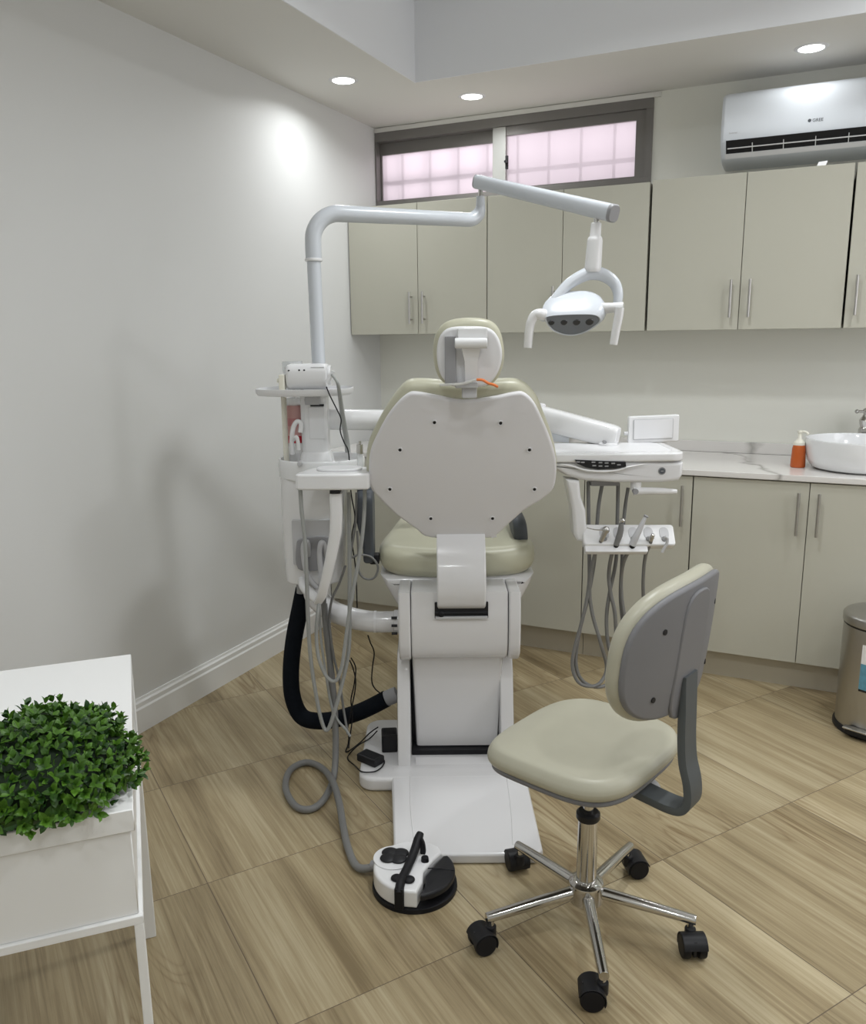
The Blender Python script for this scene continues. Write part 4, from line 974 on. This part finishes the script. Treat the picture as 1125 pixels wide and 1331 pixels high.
# lever handle under the table
hm_ = M(); a = (0.613, 2.45, 0.9308); hm_.cyl((a[0], 2.45, a[2]+.026), (a[0], 2.45, a[2]-.012), .016, n=24, bev=.003)
hm_.tube([(0.6041, 2.44, 0.9173), (0.6436, 2.44, 0.9181), (0.6901, 2.44, 0.9164), (0.7344, 2.44, 0.9147)], [.0125, .011, .0105, .007], 16)
lvp = DP('lever_handle', hm_, PLAST)
r5 = M(); a = (0.6073, 2.42, 0.9186); r5.cyl((a[0], 2.44, a[2]), (a[0], 2.4235, a[2]), .0085, n=20, bev=.001); part(lvp, 'lever_screw', r5, GREYP)
gb_ = M(); a, b = (0.4847, 0.9401), (0.5731, 0.9248); gb_.box(a[0], b[0], 2.49, 2.55, b[1], a[1]+.01, .003); DP('hose_gland', gb_, GREYP)
# hanger plate and holder bar
hp_ = [(0.3964, 0.9583), (0.4382, 0.9532), (0.4442, 0.9036), (0.4592, 0.8631), (0.4646, 0.7959), (0.4668, 0.7596), (0.436, 0.7672), (0.4261, 0.7867), (0.4171, 0.8683), (0.4067, 0.9158)]
hg_ = M(); hg_.pad(hp_, .075, .012, lambda u, v, w: (u, 2.425+w, v), seg=4); DP('hanger_plate', hg_, PLAST)
HB0, HB1 = Vector((0.4507, 2.42, 0.7887)), Vector((0.7296, 2.42, 0.7786))
hbw = HB1.x-HB0.x
HT = R(38)                                      # the holder's face leans back
hu = Vector((0, math.sin(HT), math.cos(HT))); hn_ = Vector((0, -math.cos(HT), math.sin(HT)))
def hbp(u, v, w): return HB0+Vector((u, 0, -.03*u*.4))+hu*v-hn_*w
hbm = M(); hbm.pad(rrect(0, hbw, -.034, .036, .010), .030, .006, lambda u, v, w: hbp(u, v, w), seg=3)
bar = DP('holder_bar', hbm, PLAST)
lipm = M(); lipm.pad(rrect(.004, hbw-.085, -.054, -.030, .006), .022, .004, lambda u, v, w: hbp(u, v, w+.006), seg=2); part(bar, 'holder_lip', lipm, PLASTM)
slots = [.038, .078, .118, .159, .199]
slots = [hbw*f for f in (.235, .385, .55, .715, .885)]
for u_ in slots:
    sm_ = M(); sm_.pad(superell(u_, .006, .0145, .019, 2.6, 24), .003, .001, lambda u, v, w: hbp(u, v, w-.0015)); slp = part(bar, 'rest_socket', sm_, LGREY)
    nm = M(); nm.pad(superell(u_-.002, -.014, .0085, .008, 2, 18), .003, .001, lambda u, v, w: hbp(u, v, w-.003)); part(slp, 'rest_notch', nm, HOSED)

# film viewer behind the table
fv = thing('film_viewer', 'small white framed film viewer standing behind the instrument table', 'film viewer', (0.715, 2.66, 1.0324), 'Q')
v0, v1 = (0.6347, 1.032), (0.7985, 1.1205)
fm = M(); fm.pad(rrect(v0[0], v1[0], v0[1]+.002, v1[1], .006), .022, .004, lambda u, v, w: (u, 2.66+w+.05*(v-1.06), v+.03*(u-.6))); part(fv, 'frame', fm, PLAST)
s0, s1 = (0.6518, 1.0469), (0.7763, 1.108)
gm = M(); gm.pad(rrect(s0[0]-.0025, s1[0]+.0025, s0[1]-.0025, s1[1]+.0025, .003), .003, .0008, lambda u, v, w: (u, 2.6575+w+.05*(v-1.06), v+.03*(u-.6))); scp = part(fv, 'screen_gasket', gm, LGREY)
gm = M(); gm.pad(rrect(s0[0], s1[0], s0[1], s1[1], .002), .003, .0006, lambda u, v, w: (u, 2.6562+w+.05*(v-1.06), v+.03*(u-.6))); part(fv, 'opal_screen', gm, PLASTM)
sm2 = M(); a = (0.7076, 2.67, 1.0312); sm2.cyl((a[0], 2.672, 1.03), (a[0], 2.672, v0[1]+.006), .009, n=14); part(fv, 'stem', sm2, PLASTM)
kn2 = M(); kn2.cyl((v0[0], 2.672, (v0[1]+v1[1])/2-.01), (v0[0]-.012, 2.672, (v0[1]+v1[1])/2-.01), .006, n=12); part(fv, 'side_knob', kn2, PLASTM)

# four instruments resting in the holder, each with its hose looping down and up to the table
def instrument(label, hosepts, r, sock, pieces):
    t = thing('dental_handpiece', label, 'dental handpiece', hosepts[0], 'Q', group='instruments in the right-hand holder')
    part(t, 'hose', M().tube(hosepts, r, 10, 8), HOSED)
    for nm_, mm_, mt_ in pieces: part(t, nm_, mm_, mt_)
    return t
H1 = [(0.4776, 2.5, 0.9378), (0.4808, 2.5, 0.8676), (0.4845, 2.5, 0.7817), (0.4823, 2.47, 0.7028), (0.4836, 2.47, 0.6156), (0.4695, 2.47, 0.5146), (0.4454, 2.47, 0.4121), (0.4384, 2.47, 0.3471), (0.4557, 2.47, 0.2944), (0.4909, 2.47, 0.2755), (0.5298, 2.48, 0.2813), (0.5548, 2.5, 0.3255), (0.5258, 2.47, 0.4242), (0.4986, 2.47, 0.5143), (0.4867, 2.47, 0.5904), (0.4854, 2.45, 0.6712), (0.4962, 2.42, 0.7474), (0.5074, 2.4, 0.781)]
w1 = M(); a, b = (0.503, 2.4, 0.7739), (0.5141, 2.392, 0.8089); w1.cyl(a, b, .007, .0085, n=16); w1.ell(b, .0115, .0105, .0115)
n1 = M(); n1.tube([(0.5045, 2.39, 0.8095), (0.4814, 2.39, 0.8109), (0.456, 2.39, 0.8171)], [.0022, .0018, .0014], 8)
instrument('air-water syringe with a thin bent nozzle in the leftmost holder socket', H1, .0058, 0, [('syringe_body', w1, STEEL), ('nozzle', n1, CHROME)])
H2 = [(0.5249, 2.51, 0.9356), (0.5151, 2.51, 0.8652), (0.5106, 2.51, 0.7791), (0.5043, 2.5, 0.682), (0.4842, 2.48, 0.5746), (0.4584, 2.48, 0.447), (0.4511, 2.48, 0.3507), (0.4724, 2.48, 0.2925), (0.5203, 2.48, 0.2681), (0.5663, 2.5, 0.2802), (0.5831, 2.5, 0.3728), (0.5714, 2.48, 0.5101), (0.5542, 2.48, 0.5866), (0.545, 2.47, 0.6524), (0.5435, 2.43, 0.725), (0.5519, 2.41, 0.7638)]
w2 = M(); w2.tube([(0.5475, 2.4, 0.7591), (0.5558, 2.4, 0.7853), (0.5608, 2.4, 0.8089), (0.5612, 2.4, 0.8279)], [.0075, .0095, .009, .007], 14); 
n2 = M(); a = (0.5637, 2.397, 0.8368); n2.ell(a, .0085, .008, .007)
k2 = M(); a, b = (0.5506, 2.404, 0.7629), (0.5483, 2.408, 0.7523); k2.cyl(a, b, .0085, n=14)
instrument('dark grey handpiece with a steel head in the second holder socket from the left', H2, .0060, 1, [('handpiece_body', w2, HOSED), ('head', n2, CHROME), ('collar', k2, BLACKM)])
H3 = [(0.575, 2.52, 0.9285), (0.5762, 2.52, 0.8626), (0.5768, 2.52, 0.7761), (0.5722, 2.5, 0.6812), (0.554, 2.49, 0.5834), (0.5468, 2.49, 0.5069), (0.5518, 2.49, 0.4293), (0.5659, 2.49, 0.3769), (0.5887, 2.49, 0.3609), (0.6075, 2.49, 0.3896), (0.6095, 2.49, 0.4676), (0.5939, 2.49, 0.5576), (0.5863, 2.48, 0.6366), (0.5843, 2.44, 0.7024), (0.599, 2.42, 0.7487)]
w3 = M(); w3.tube([(0.5962, 2.4, 0.7586), (0.6067, 2.4, 0.7847), (0.6173, 2.4, 0.8084), (0.6278, 2.4, 0.8342), (0.633, 2.4, 0.846)], [.0105, .0105, .0085, .006, .005], 14)
n3 = M(); a = (0.6335, 2.398, 0.8487); n3.cyl((a[0]-.005, a[1], a[2]+.003), (a[0]+.006, a[1], a[2]-.003), .0035, n=12); 
k3 = M(); a, b = (0.5995, 2.404, 0.7588), (0.5962, 2.408, 0.7482); k3.cyl(a, b, .0095, n=14)
instrument('slim light grey handpiece leaning right in the middle holder socket', H3, .0060, 2, [('handpiece_body', w3, LGREY), ('head', n3, GREYP), ('collar', k3, BLACKM)])
H4 = [(0.6067, 2.52, 0.9136), (0.5995, 2.52, 0.8501), (0.5962, 2.52, 0.7759), (0.5916, 2.5, 0.681), (0.5909, 2.5, 0.5671), (0.6045, 2.5, 0.464), (0.6273, 2.5, 0.3855), (0.6526, 2.5, 0.372), (0.6678, 2.5, 0.4243), (0.6659, 2.5, 0.5279), (0.653, 2.47, 0.6263), (0.6479, 2.44, 0.709), (0.6521, 2.41, 0.7579), (0.6545, 2.4, 0.7771)]
w4 = M(); a, b = (0.6512, 2.4, 0.7724), (0.655, 2.395, 0.7878); w4.cyl(a, b, .0065, .0075, n=14, bev=.002)
n4 = M(); a = (0.6552, 2.392, 0.7909); n4.ell(a, .0065, .006, .006)
instrument('bare steel coupling on a hose in the fourth holder socket from the left', H4, .0056, 3, [('coupling', w4, STEEL), ('coupling_tip', n4, CHROME)])
hose('saliva_tip', 'short grey hook hanging from the empty holder socket at the right end', [(0.6932, 2.395, 0.785), (0.7003, 2.395, 0.7802), (0.6988, 2.395, 0.7636), (0.6904, 2.395, 0.747), (0.6862, 2.395, 0.7375)], .0045, LGREY, 'suction tip')

# ------------------------------------------------------------------ black drain hose, adapters, cables
t = thing('drain_hose', 'thick black foam-covered hose hanging in a wide bend from the cuspidor to the chair base', 'hose', (-0.4462, 2.62, 0.5533), 'Q')
part(t, 'foam_sleeve', M().tube([(-0.433, 2.62, 0.5639), (-0.4503, 2.63, 0.4964), (-0.4794, 2.65, 0.3803), (-0.4968, 2.66, 0.2648), (-0.496, 2.66, 0.1653), (-0.468, 2.65, 0.0979), (-0.4148, 2.63, 0.0869), (-0.3469, 2.62, 0.0968), (-0.2667, 2.62, 0.1215), (-0.2124, 2.61, 0.1512), (-0.1666, 2.6, 0.1806)], .0285, 24, 10), FOAM)
a, b = (-0.1692, 2.6, 0.1792), (-0.1297, 2.6, 0.197)
part(t, 'end_cuff', M().cyl(a, b, .0265, n=24, bev=.003), GREYP)
ad1 = (-0.1578, 2.4775, 0.047); ad2 = (-0.2084, 2.4084, 0.047)
def adapter(c, rot, sx_, sy_, sz_, label):
    t = thing('power_adapter', label, 'power adapter', (c[0], c[1], .0465), 'Q')
    mtx_ = Matrix.Translation((c[0], c[1], .0465)) @ Matrix.Rotation(rot, 4, 'Z')
    bm_ = M(); bm_.box(-sx_, sx_, -sy_, sy_, 0, sz_, .005, 2, mtx_); part(t, 'case', bm_, BLACKM)
    pr_ = M(); pr_.box(-sx_*.75, sx_*.75, -sy_*.7, sy_*.7, sz_-.001, sz_+.0012, .001, 1, mtx_); part(t, 'raised_panel', pr_, BLACK)
    return t
adapter((ad1[0]+.004, ad1[1]+.028), R(4), .026, .030, .062, 'tall black power adapter standing on the white chair base')
adapter((ad2[0]-.002, ad2[1]+.01), R(-38), .040, .024, .026, 'flat black power adapter lying tilted beside the tall adapter on the chair base')
def cord(label, pts, r=.0022): return hose('power_lead', label, pts, r, BLACK, 'cord')
cord('thin black cord looping from the floor to the tall adapter and around the flat one', [(-0.1958, 2.5728, 0.09), (-0.2263, 2.5882, 0.06), (-0.2581, 2.5808, 0.03), (-0.2921, 2.573, 0.006), (-0.3073, 2.5663, 0.004), (-0.3038, 2.6113, 0.006), (-0.2962, 2.5785, 0.06)] + [(-0.2977, 2.55, 0.0885), (-0.2827, 2.55, 0.1579), (-0.2644, 2.55, 0.2539), (-0.2704, 2.55, 0.3083), (-0.2832, 2.56, 0.3367)])
cord('thin black cord running round the front edge of the chair base to the adapters', [(-0.1666, 2.4125, 0.055), (-0.1661, 2.4021, 0.05), (-0.1742, 2.3733, 0.05), (-0.1939, 2.3429, 0.054), (-0.2331, 2.3508, 0.05), (-0.2671, 2.4708, 0.005), (-0.2944, 2.5155, 0.003), (-0.2928, 2.552, 0.003), (-0.2601, 2.521, 0.05), (-0.2243, 2.5591, 0.055), (-0.1973, 2.5548, 0.085)])
cord('thin black cord dropping from the support tube to the black drain hose', [(-0.2173, 2.53, 0.4331), (-0.2129, 2.56, 0.3979), (-0.2011, 2.56, 0.3628), (-0.2074, 2.56, 0.3143), (-0.2113, 2.56, 0.2626), (-0.2017, 2.56, 0.2351), (-0.1856, 2.58, 0.2094)])
cord('thin black cord twisting upright beside the grey hoses', [(-0.2757, 2.54, 0.3528), (-0.2616, 2.54, 0.3177), (-0.2685, 2.54, 0.2583), (-0.2803, 2.54, 0.2039), (-0.2768, 2.54, 0.1488), (-0.2867, 2.54, 0.0795), (-0.2841, 2.46, 0.0741)])

# ------------------------------------------------------------------ foot pedal
fc = (-.058, 1.866)
ft = thing('foot_pedal', 'round white and black foot control on the floor at the end of a grey hose', 'foot pedal', (fc[0], fc[1], 0), 'Q')
FP = lambda n, m, material, parent=None, label=None, **k: part(parent or ft, n, m, material, label, **k)
FR = .105
FP('base_plate', M().lathe([(.001, 0), (FR+.003, 0), (FR+.004, .003), (FR+.003, .012), (FR-.004, .014), (.001, .014)], (fc[0], fc[1], 0), 56), BLACK)
# local axes of the pedal: the cut between cover and disc runs towards the camera
th = R(-8)
def fl_(u, v, w): return (fc[0]+u*math.cos(th)-v*math.sin(th), fc[1]+u*math.sin(th)+v*math.cos(th), w)
cov = [(FR*math.cos(R(a)), FR*math.sin(R(a))) for a in range(72, 268, 7)]
cov += [(.022, -.103), (.030, -.06), (.026, -.02), (.044, .03), (.062, .065), (.050, .090)]
cvm = M(); cvm.pad(cov, .050, .008, lambda u, v, w: fl_(u, v, .013+w*(1-.10*max(0, (u+.02)/.1))), seg=3); cvp = FP('cover', cvm, PUMPW if False else PLAST)
rg = M(); rg.pad(superell(-.058, .018, .052, .050, 2, 36), .003, .0015, lambda u, v, w: fl_(u, v, .0625+w)); part(cvp, 'raised_ring', rg, PLASTM)
dk = M(); dk.lathe([(.001, .012), (.096, .012), (.098, .02), (.098, .022)], (fc[0], fc[1], 0), 56); 
dsk = [(.104*math.cos(R(a)), .104*math.sin(R(a))) for a in range(-72, 46, 6)] + [(.066, .066), (.050, .03), (.032, -.02), (.036, -.06), (.030, -.10)]
dm_ = M(); dm_.pad(dsk, .019, .006, lambda u, v, w: fl_(u*.995, v*.995, .030+w), dome1=.003, seg=3); dp_ = FP('pedal_disc', dm_, BLACKM)
gr_ = M(); gr_.tube([fl_(.022, .003, .0505), fl_(.06, .004, .0530), fl_(.102, .006, .0495)], .0016, 6); part(dp_, 'disc_groove', gr_, BLACK)
cp = M()
for a in range(4):
    cp.ell(fl_(-.056+.019*math.cos(R(45+90*a)), .022+.017*math.sin(R(45+90*a)), .068), .022, .020, .006)
FP('clover_button', cp, BLACKM)
lv_ = M()
lv_.tube([fl_(.004, .078, .100), fl_(.0, .060, .092), fl_(-.006, .02, .078), fl_(-.014, -.03, .070), fl_(-.020, -.066, .068)], [.0095, .012, .0115, .011, .0115], 12)
lv_.box(-.012, .012, -.006, .006, 0, .058, .004, 2, Matrix.Translation(fl_(-.021, -.104, .010)) @ Matrix.Rotation(th, 4, 'Z'))
lv_.tube([fl_(-.020, -.066, .068), fl_(-.021, -.09, .067), fl_(-.021, -.105, .055)], .0115, 12)
lv_.ell(fl_(-.034, -.064, .066), .015, .014, .007); lv_.ell(fl_(-.003, -.066, .066), .015, .014, .007)
FP('strap_lever', lv_, BLACK)
tg = M(); tg.pad(smooth2([(.0, 0), (.022, .002), (.020, .03), (.008, .045), (.0, .03)], 3), .012, .004, lambda u, v, w: fl_(.008+u*.6, .045+w, .058+v)); FP('lever_web', tg, BLACK)
kb_ = M(); kb_.cyl(fl_(.024, .020, .055), fl_(.024, .020, .072), .0105, .0095, n=20, bev=.002); FP('knob', kb_, BLACK)
hs_ = M(); hs_.tube([*[(-0.3515, 2.5, 0.5516), (-0.3446, 2.49, 0.4389), (-0.3318, 2.47, 0.316), (-0.3239, 2.45, 0.1927), (-0.3229, 2.43, 0.0823)], *[(-0.3267, 2.3775, 0.012), (-0.3423, 2.2531, 0.012), (-0.377, 2.2037, 0.012), (-0.4238, 2.2252, 0.012), (-0.4689, 2.3252, 0.012), (-0.4727, 2.4328, 0.012), (-0.4276, 2.4814, 0.012), (-0.3679, 2.4333, 0.016), (-0.3191, 2.3185, 0.03), (-0.2872, 2.2015, 0.03), (-0.2665, 2.1083, 0.014), (-0.2407, 2.0025, 0.012), (-0.2064, 1.9224, 0.014)], fl_(-.098, .03, .028)], .0105, 14, 8)
FP('hose', hs_, HOSED)
cf = M(); cf.cyl(fl_(-.12, .034, .026), fl_(-.098, .028, .03), .013, n=16, bev=.002); FP('hose_cuff', cf, GREYP)

# ------------------------------------------------------------------ rolling stool
SC = (.350, 1.715); SF = R(49)
stool = thing('rolling_stool', 'beige vinyl stool on a chrome five-star base with black castors', 'stool', (SC[0], SC[1], 0), 'Q', rot=SF, local=True)
ST = lambda n, m, material, parent=None, label=None, **k: part(parent or stool, n, m, material, label, **k)
seo = superell(0, .018, .198, .186, 3.4, 64)
def sw(u, v, w): return (u, v, .446+w-.022*max(0, (v-.06)/.13)**2-.010*(abs(u)/.2)**3*(1 if w < .04 else .6)-.012*math.exp(-(u*u+(v+.02)**2)/.012)*(w > .03))
sem = M(); sem.pad(seo, .048, .0235, sw, dome1=.004, seg=7, rings=6); ST('seat_cushion', sem, VINYLS)
shm = M(); shm.pad(inset(seo, .010), .013, .006, lambda u, v, w: (u, v, .436+w-.022*max(0, (v-.06)/.13)**2-.010*(abs(u)/.2)**3), dome0=.004, seg=4); ST('seat_shell', shm, STOOLG)
# backrest, curved about the sitter
BR, BY, BZ = .52, -.222, .758
def bk3(u, v, w):                                # u across, v up, w forward
    a = u/BR; rad = BR-w
    return (rad*math.sin(a), BY+BR-rad*math.cos(a)-.10*v-.02*(v/.14)**2*0, BZ+v)
bo_ = superell(.016, 0, .236, .151, 2.7, 64)
bo_ = [(u, v*(1+.04*(u < 0)*0)) for u, v in bo_]
b1 = M(); b1.pad(inset(bo_, .010), .016, .012, lambda u, v, w: bk3(u, v, w), dome0=.004, seg=5, rings=5); bsh2 = ST('backrest_shell', b1, STOOLG)
b2 = M(); b2.pad(bo_, .040, .019, lambda u, v, w: bk3(u, v, .011+w), dome1=.006, seg=6, rings=5); ST('backrest_cushion', b2, VINYLS)
rv = M(); rv.pad(smooth2([(-.050, -.140), (.050, -.140), (.060, -.02), (.050, .10), (0, .125), (-.050, .10), (-.060, -.02)], 4), .010, .006, lambda u, v, w: bk3(u, v, -.0065+w), seg=4); part(bsh2, 'bar_cover', rv, STOOLG)
for u, v in ((-.115, .062), (.130, .062), (-.120, -.080), (.135, -.080)):
    c0 = Vector(bk3(u, v, -.0035)); c1 = Vector(bk3(u, v, .003)); q = M(); q.cyl(c0, c1, .0058, n=16); part(bsh2, 'screw_recess', q, BLACKM)
barm = M(); rings = []
path = [(-.015, .412), (-.12, .405), (-.195, .398), (-.228, .403), (-.243, .425), (-.241, .465), (-.229, .51), (-.224, .56), (-.222, .62), (-.219, .70)]
pp_ = catmull([(a, b, 0) for a, b in path], 5)
for i, p in enumerate(pp_):
    t_ = (pp_[min(i+1, len(pp_)-1)]-pp_[max(i-1, 0)]).normalized(); n_2 = Vector((-t_.y, t_.x, 0))
    wd_ = .027; th_ = .0085
    rings.append([Vector((u, p.x+n_2.x*h, p.y+n_2.y*h)) for u, h in ((-wd_, -th_), (wd_, -th_), (wd_+.002, 0), (wd_, th_), (-wd_, th_), (-wd_-.002, 0))])
ST('back_bar', barm.loft(rings), BARG)
mb = M(); mb.box(-.07, .07, -.08, .07, .408, .428, .004); ST('seat_plate', mb, BARG)
kn3 = M(); kn3.tube([(.03, -.10, .405), (.05, -.125, .392), (.055, -.13, .382)], [.006, .016, .018], 14); ST('tension_knob', kn3, LGREY)
ST('gas_rod', M().cyl((0, 0, .29), (0, 0, .41), .0125, n=24), CHROME)
ST('rod_collar', M().lathe([(.013, .282), (.025, .282), (.0275, .286), (.0275, .298), (.022, .304), (.013, .304)], (0, 0, 0), 28), BLACKM)
ST('column', M().cyl((0, 0, .10), (0, 0, .286), .0235, .0225, n=32), CHROME)
ST('hub', M().lathe([(.024, .128), (.040, .120), (.042, .114), (.041, .074), (.036, .068), (.001, .068)], (0, 0, 0), 36), CHROME)
def legs():
    for k in range(5):
        A = R(-140.7+72*k); T = Matrix.Rotation(A, 4, 'Z')
        g = M()
        g.tube([T @ Vector((.030, 0, .098)), T @ Vector((.12, 0, .090)), T @ Vector((.236, 0, .079)), T @ Vector((.248, 0, .078))], [.0145, .0135, .0115, .0105], 16)
        lo = ST('leg', g, CHROME)
        pn = M(); pn.cyl(T @ Vector((.238, 0, .050)), T @ Vector((.238, 0, .076)), .0075, n=14); part(lo, 'castor_pin', pn, CHROME)
        yaw = A+R(-95+25*k)
        W = Matrix.Translation(T @ Vector((.238, 0, 0))) @ Matrix.Rotation(yaw, 4, 'Z')
        hood = M(); o = [(.022+.029*math.cos(R(a)), .0275+.030*math.sin(R(a))) for a in range(-10, 196, 14)] + [(-.010, .012), (.0, .03), (.044, .03)]
        o = [(.022+.0285*math.cos(R(a)), .0275+.0285*math.sin(R(a))) for a in range(5, 186, 12)] + [(-.006, .052), (.012, .058)][:0] + [(.012, .022), (.034, .022)]
        o = [(.022+.0295*math.cos(R(a)), .0268+.0295*math.sin(R(a))) for a in range(15, 206, 10)] + [(.022+.0272*math.cos(R(a)), .0268+.0272*math.sin(R(a))) for a in range(205, 14, -10)]
        hood.pad(o, .054, .0008, lambda u, v, w: tuple(W @ Vector((u, w-.027, v))), seg=1)
        hood.box(.002, .042, -.004, .004, .012, .050, .001, 1, W)
        hood.cyl(W @ Vector((0, 0, .028)), W @ Vector((0, 0, .056)), .0125, n=16, bev=.002)
        ca = ST('caster', hood, BLACKM)
        for s_ in (-1, 1):
            wl = M(); wl.cyl(W @ Vector((.022, s_*.0085, .0265)), W @ Vector((.022, s_*.0275, .0265)), .0265, n=28, bev=.005)
            part(ca, 'wheel', wl, BLACK)
legs()

# ------------------------------------------------------------------ camera
cam = bpy.data.cameras.new('camera'); co = bpy.data.objects.new('camera', cam); COL.objects.link(co)
cam.sensor_fit = 'VERTICAL'; cam.sensor_height = 24; cam.lens = 24*1067.41/1331
cam.clip_start = .05
rx_, ux_, fx_ = ((0.906841, 0.421349, -0.010195), (-0.077164, 0.189760, 0.978794), (-0.414349, 0.886824, -0.204595))
co.matrix_world = Matrix(((rx_[0], ux_[0], -fx_[0], (2.127495, -3.912789, 1.369538)[0]), (rx_[1], ux_[1], -fx_[1], (2.127495, -3.912789, 1.369538)[1]), (rx_[2], ux_[2], -fx_[2], (2.127495, -3.912789, 1.369538)[2]), (0, 0, 0, 1)))
sc.camera = co
vs = sc.view_settings; sc.display_settings.display_device = 'sRGB'
vs.view_transform = 'Standard'; vs.look = 'None'; vs.gamma = 1; vs.exposure = 0.0
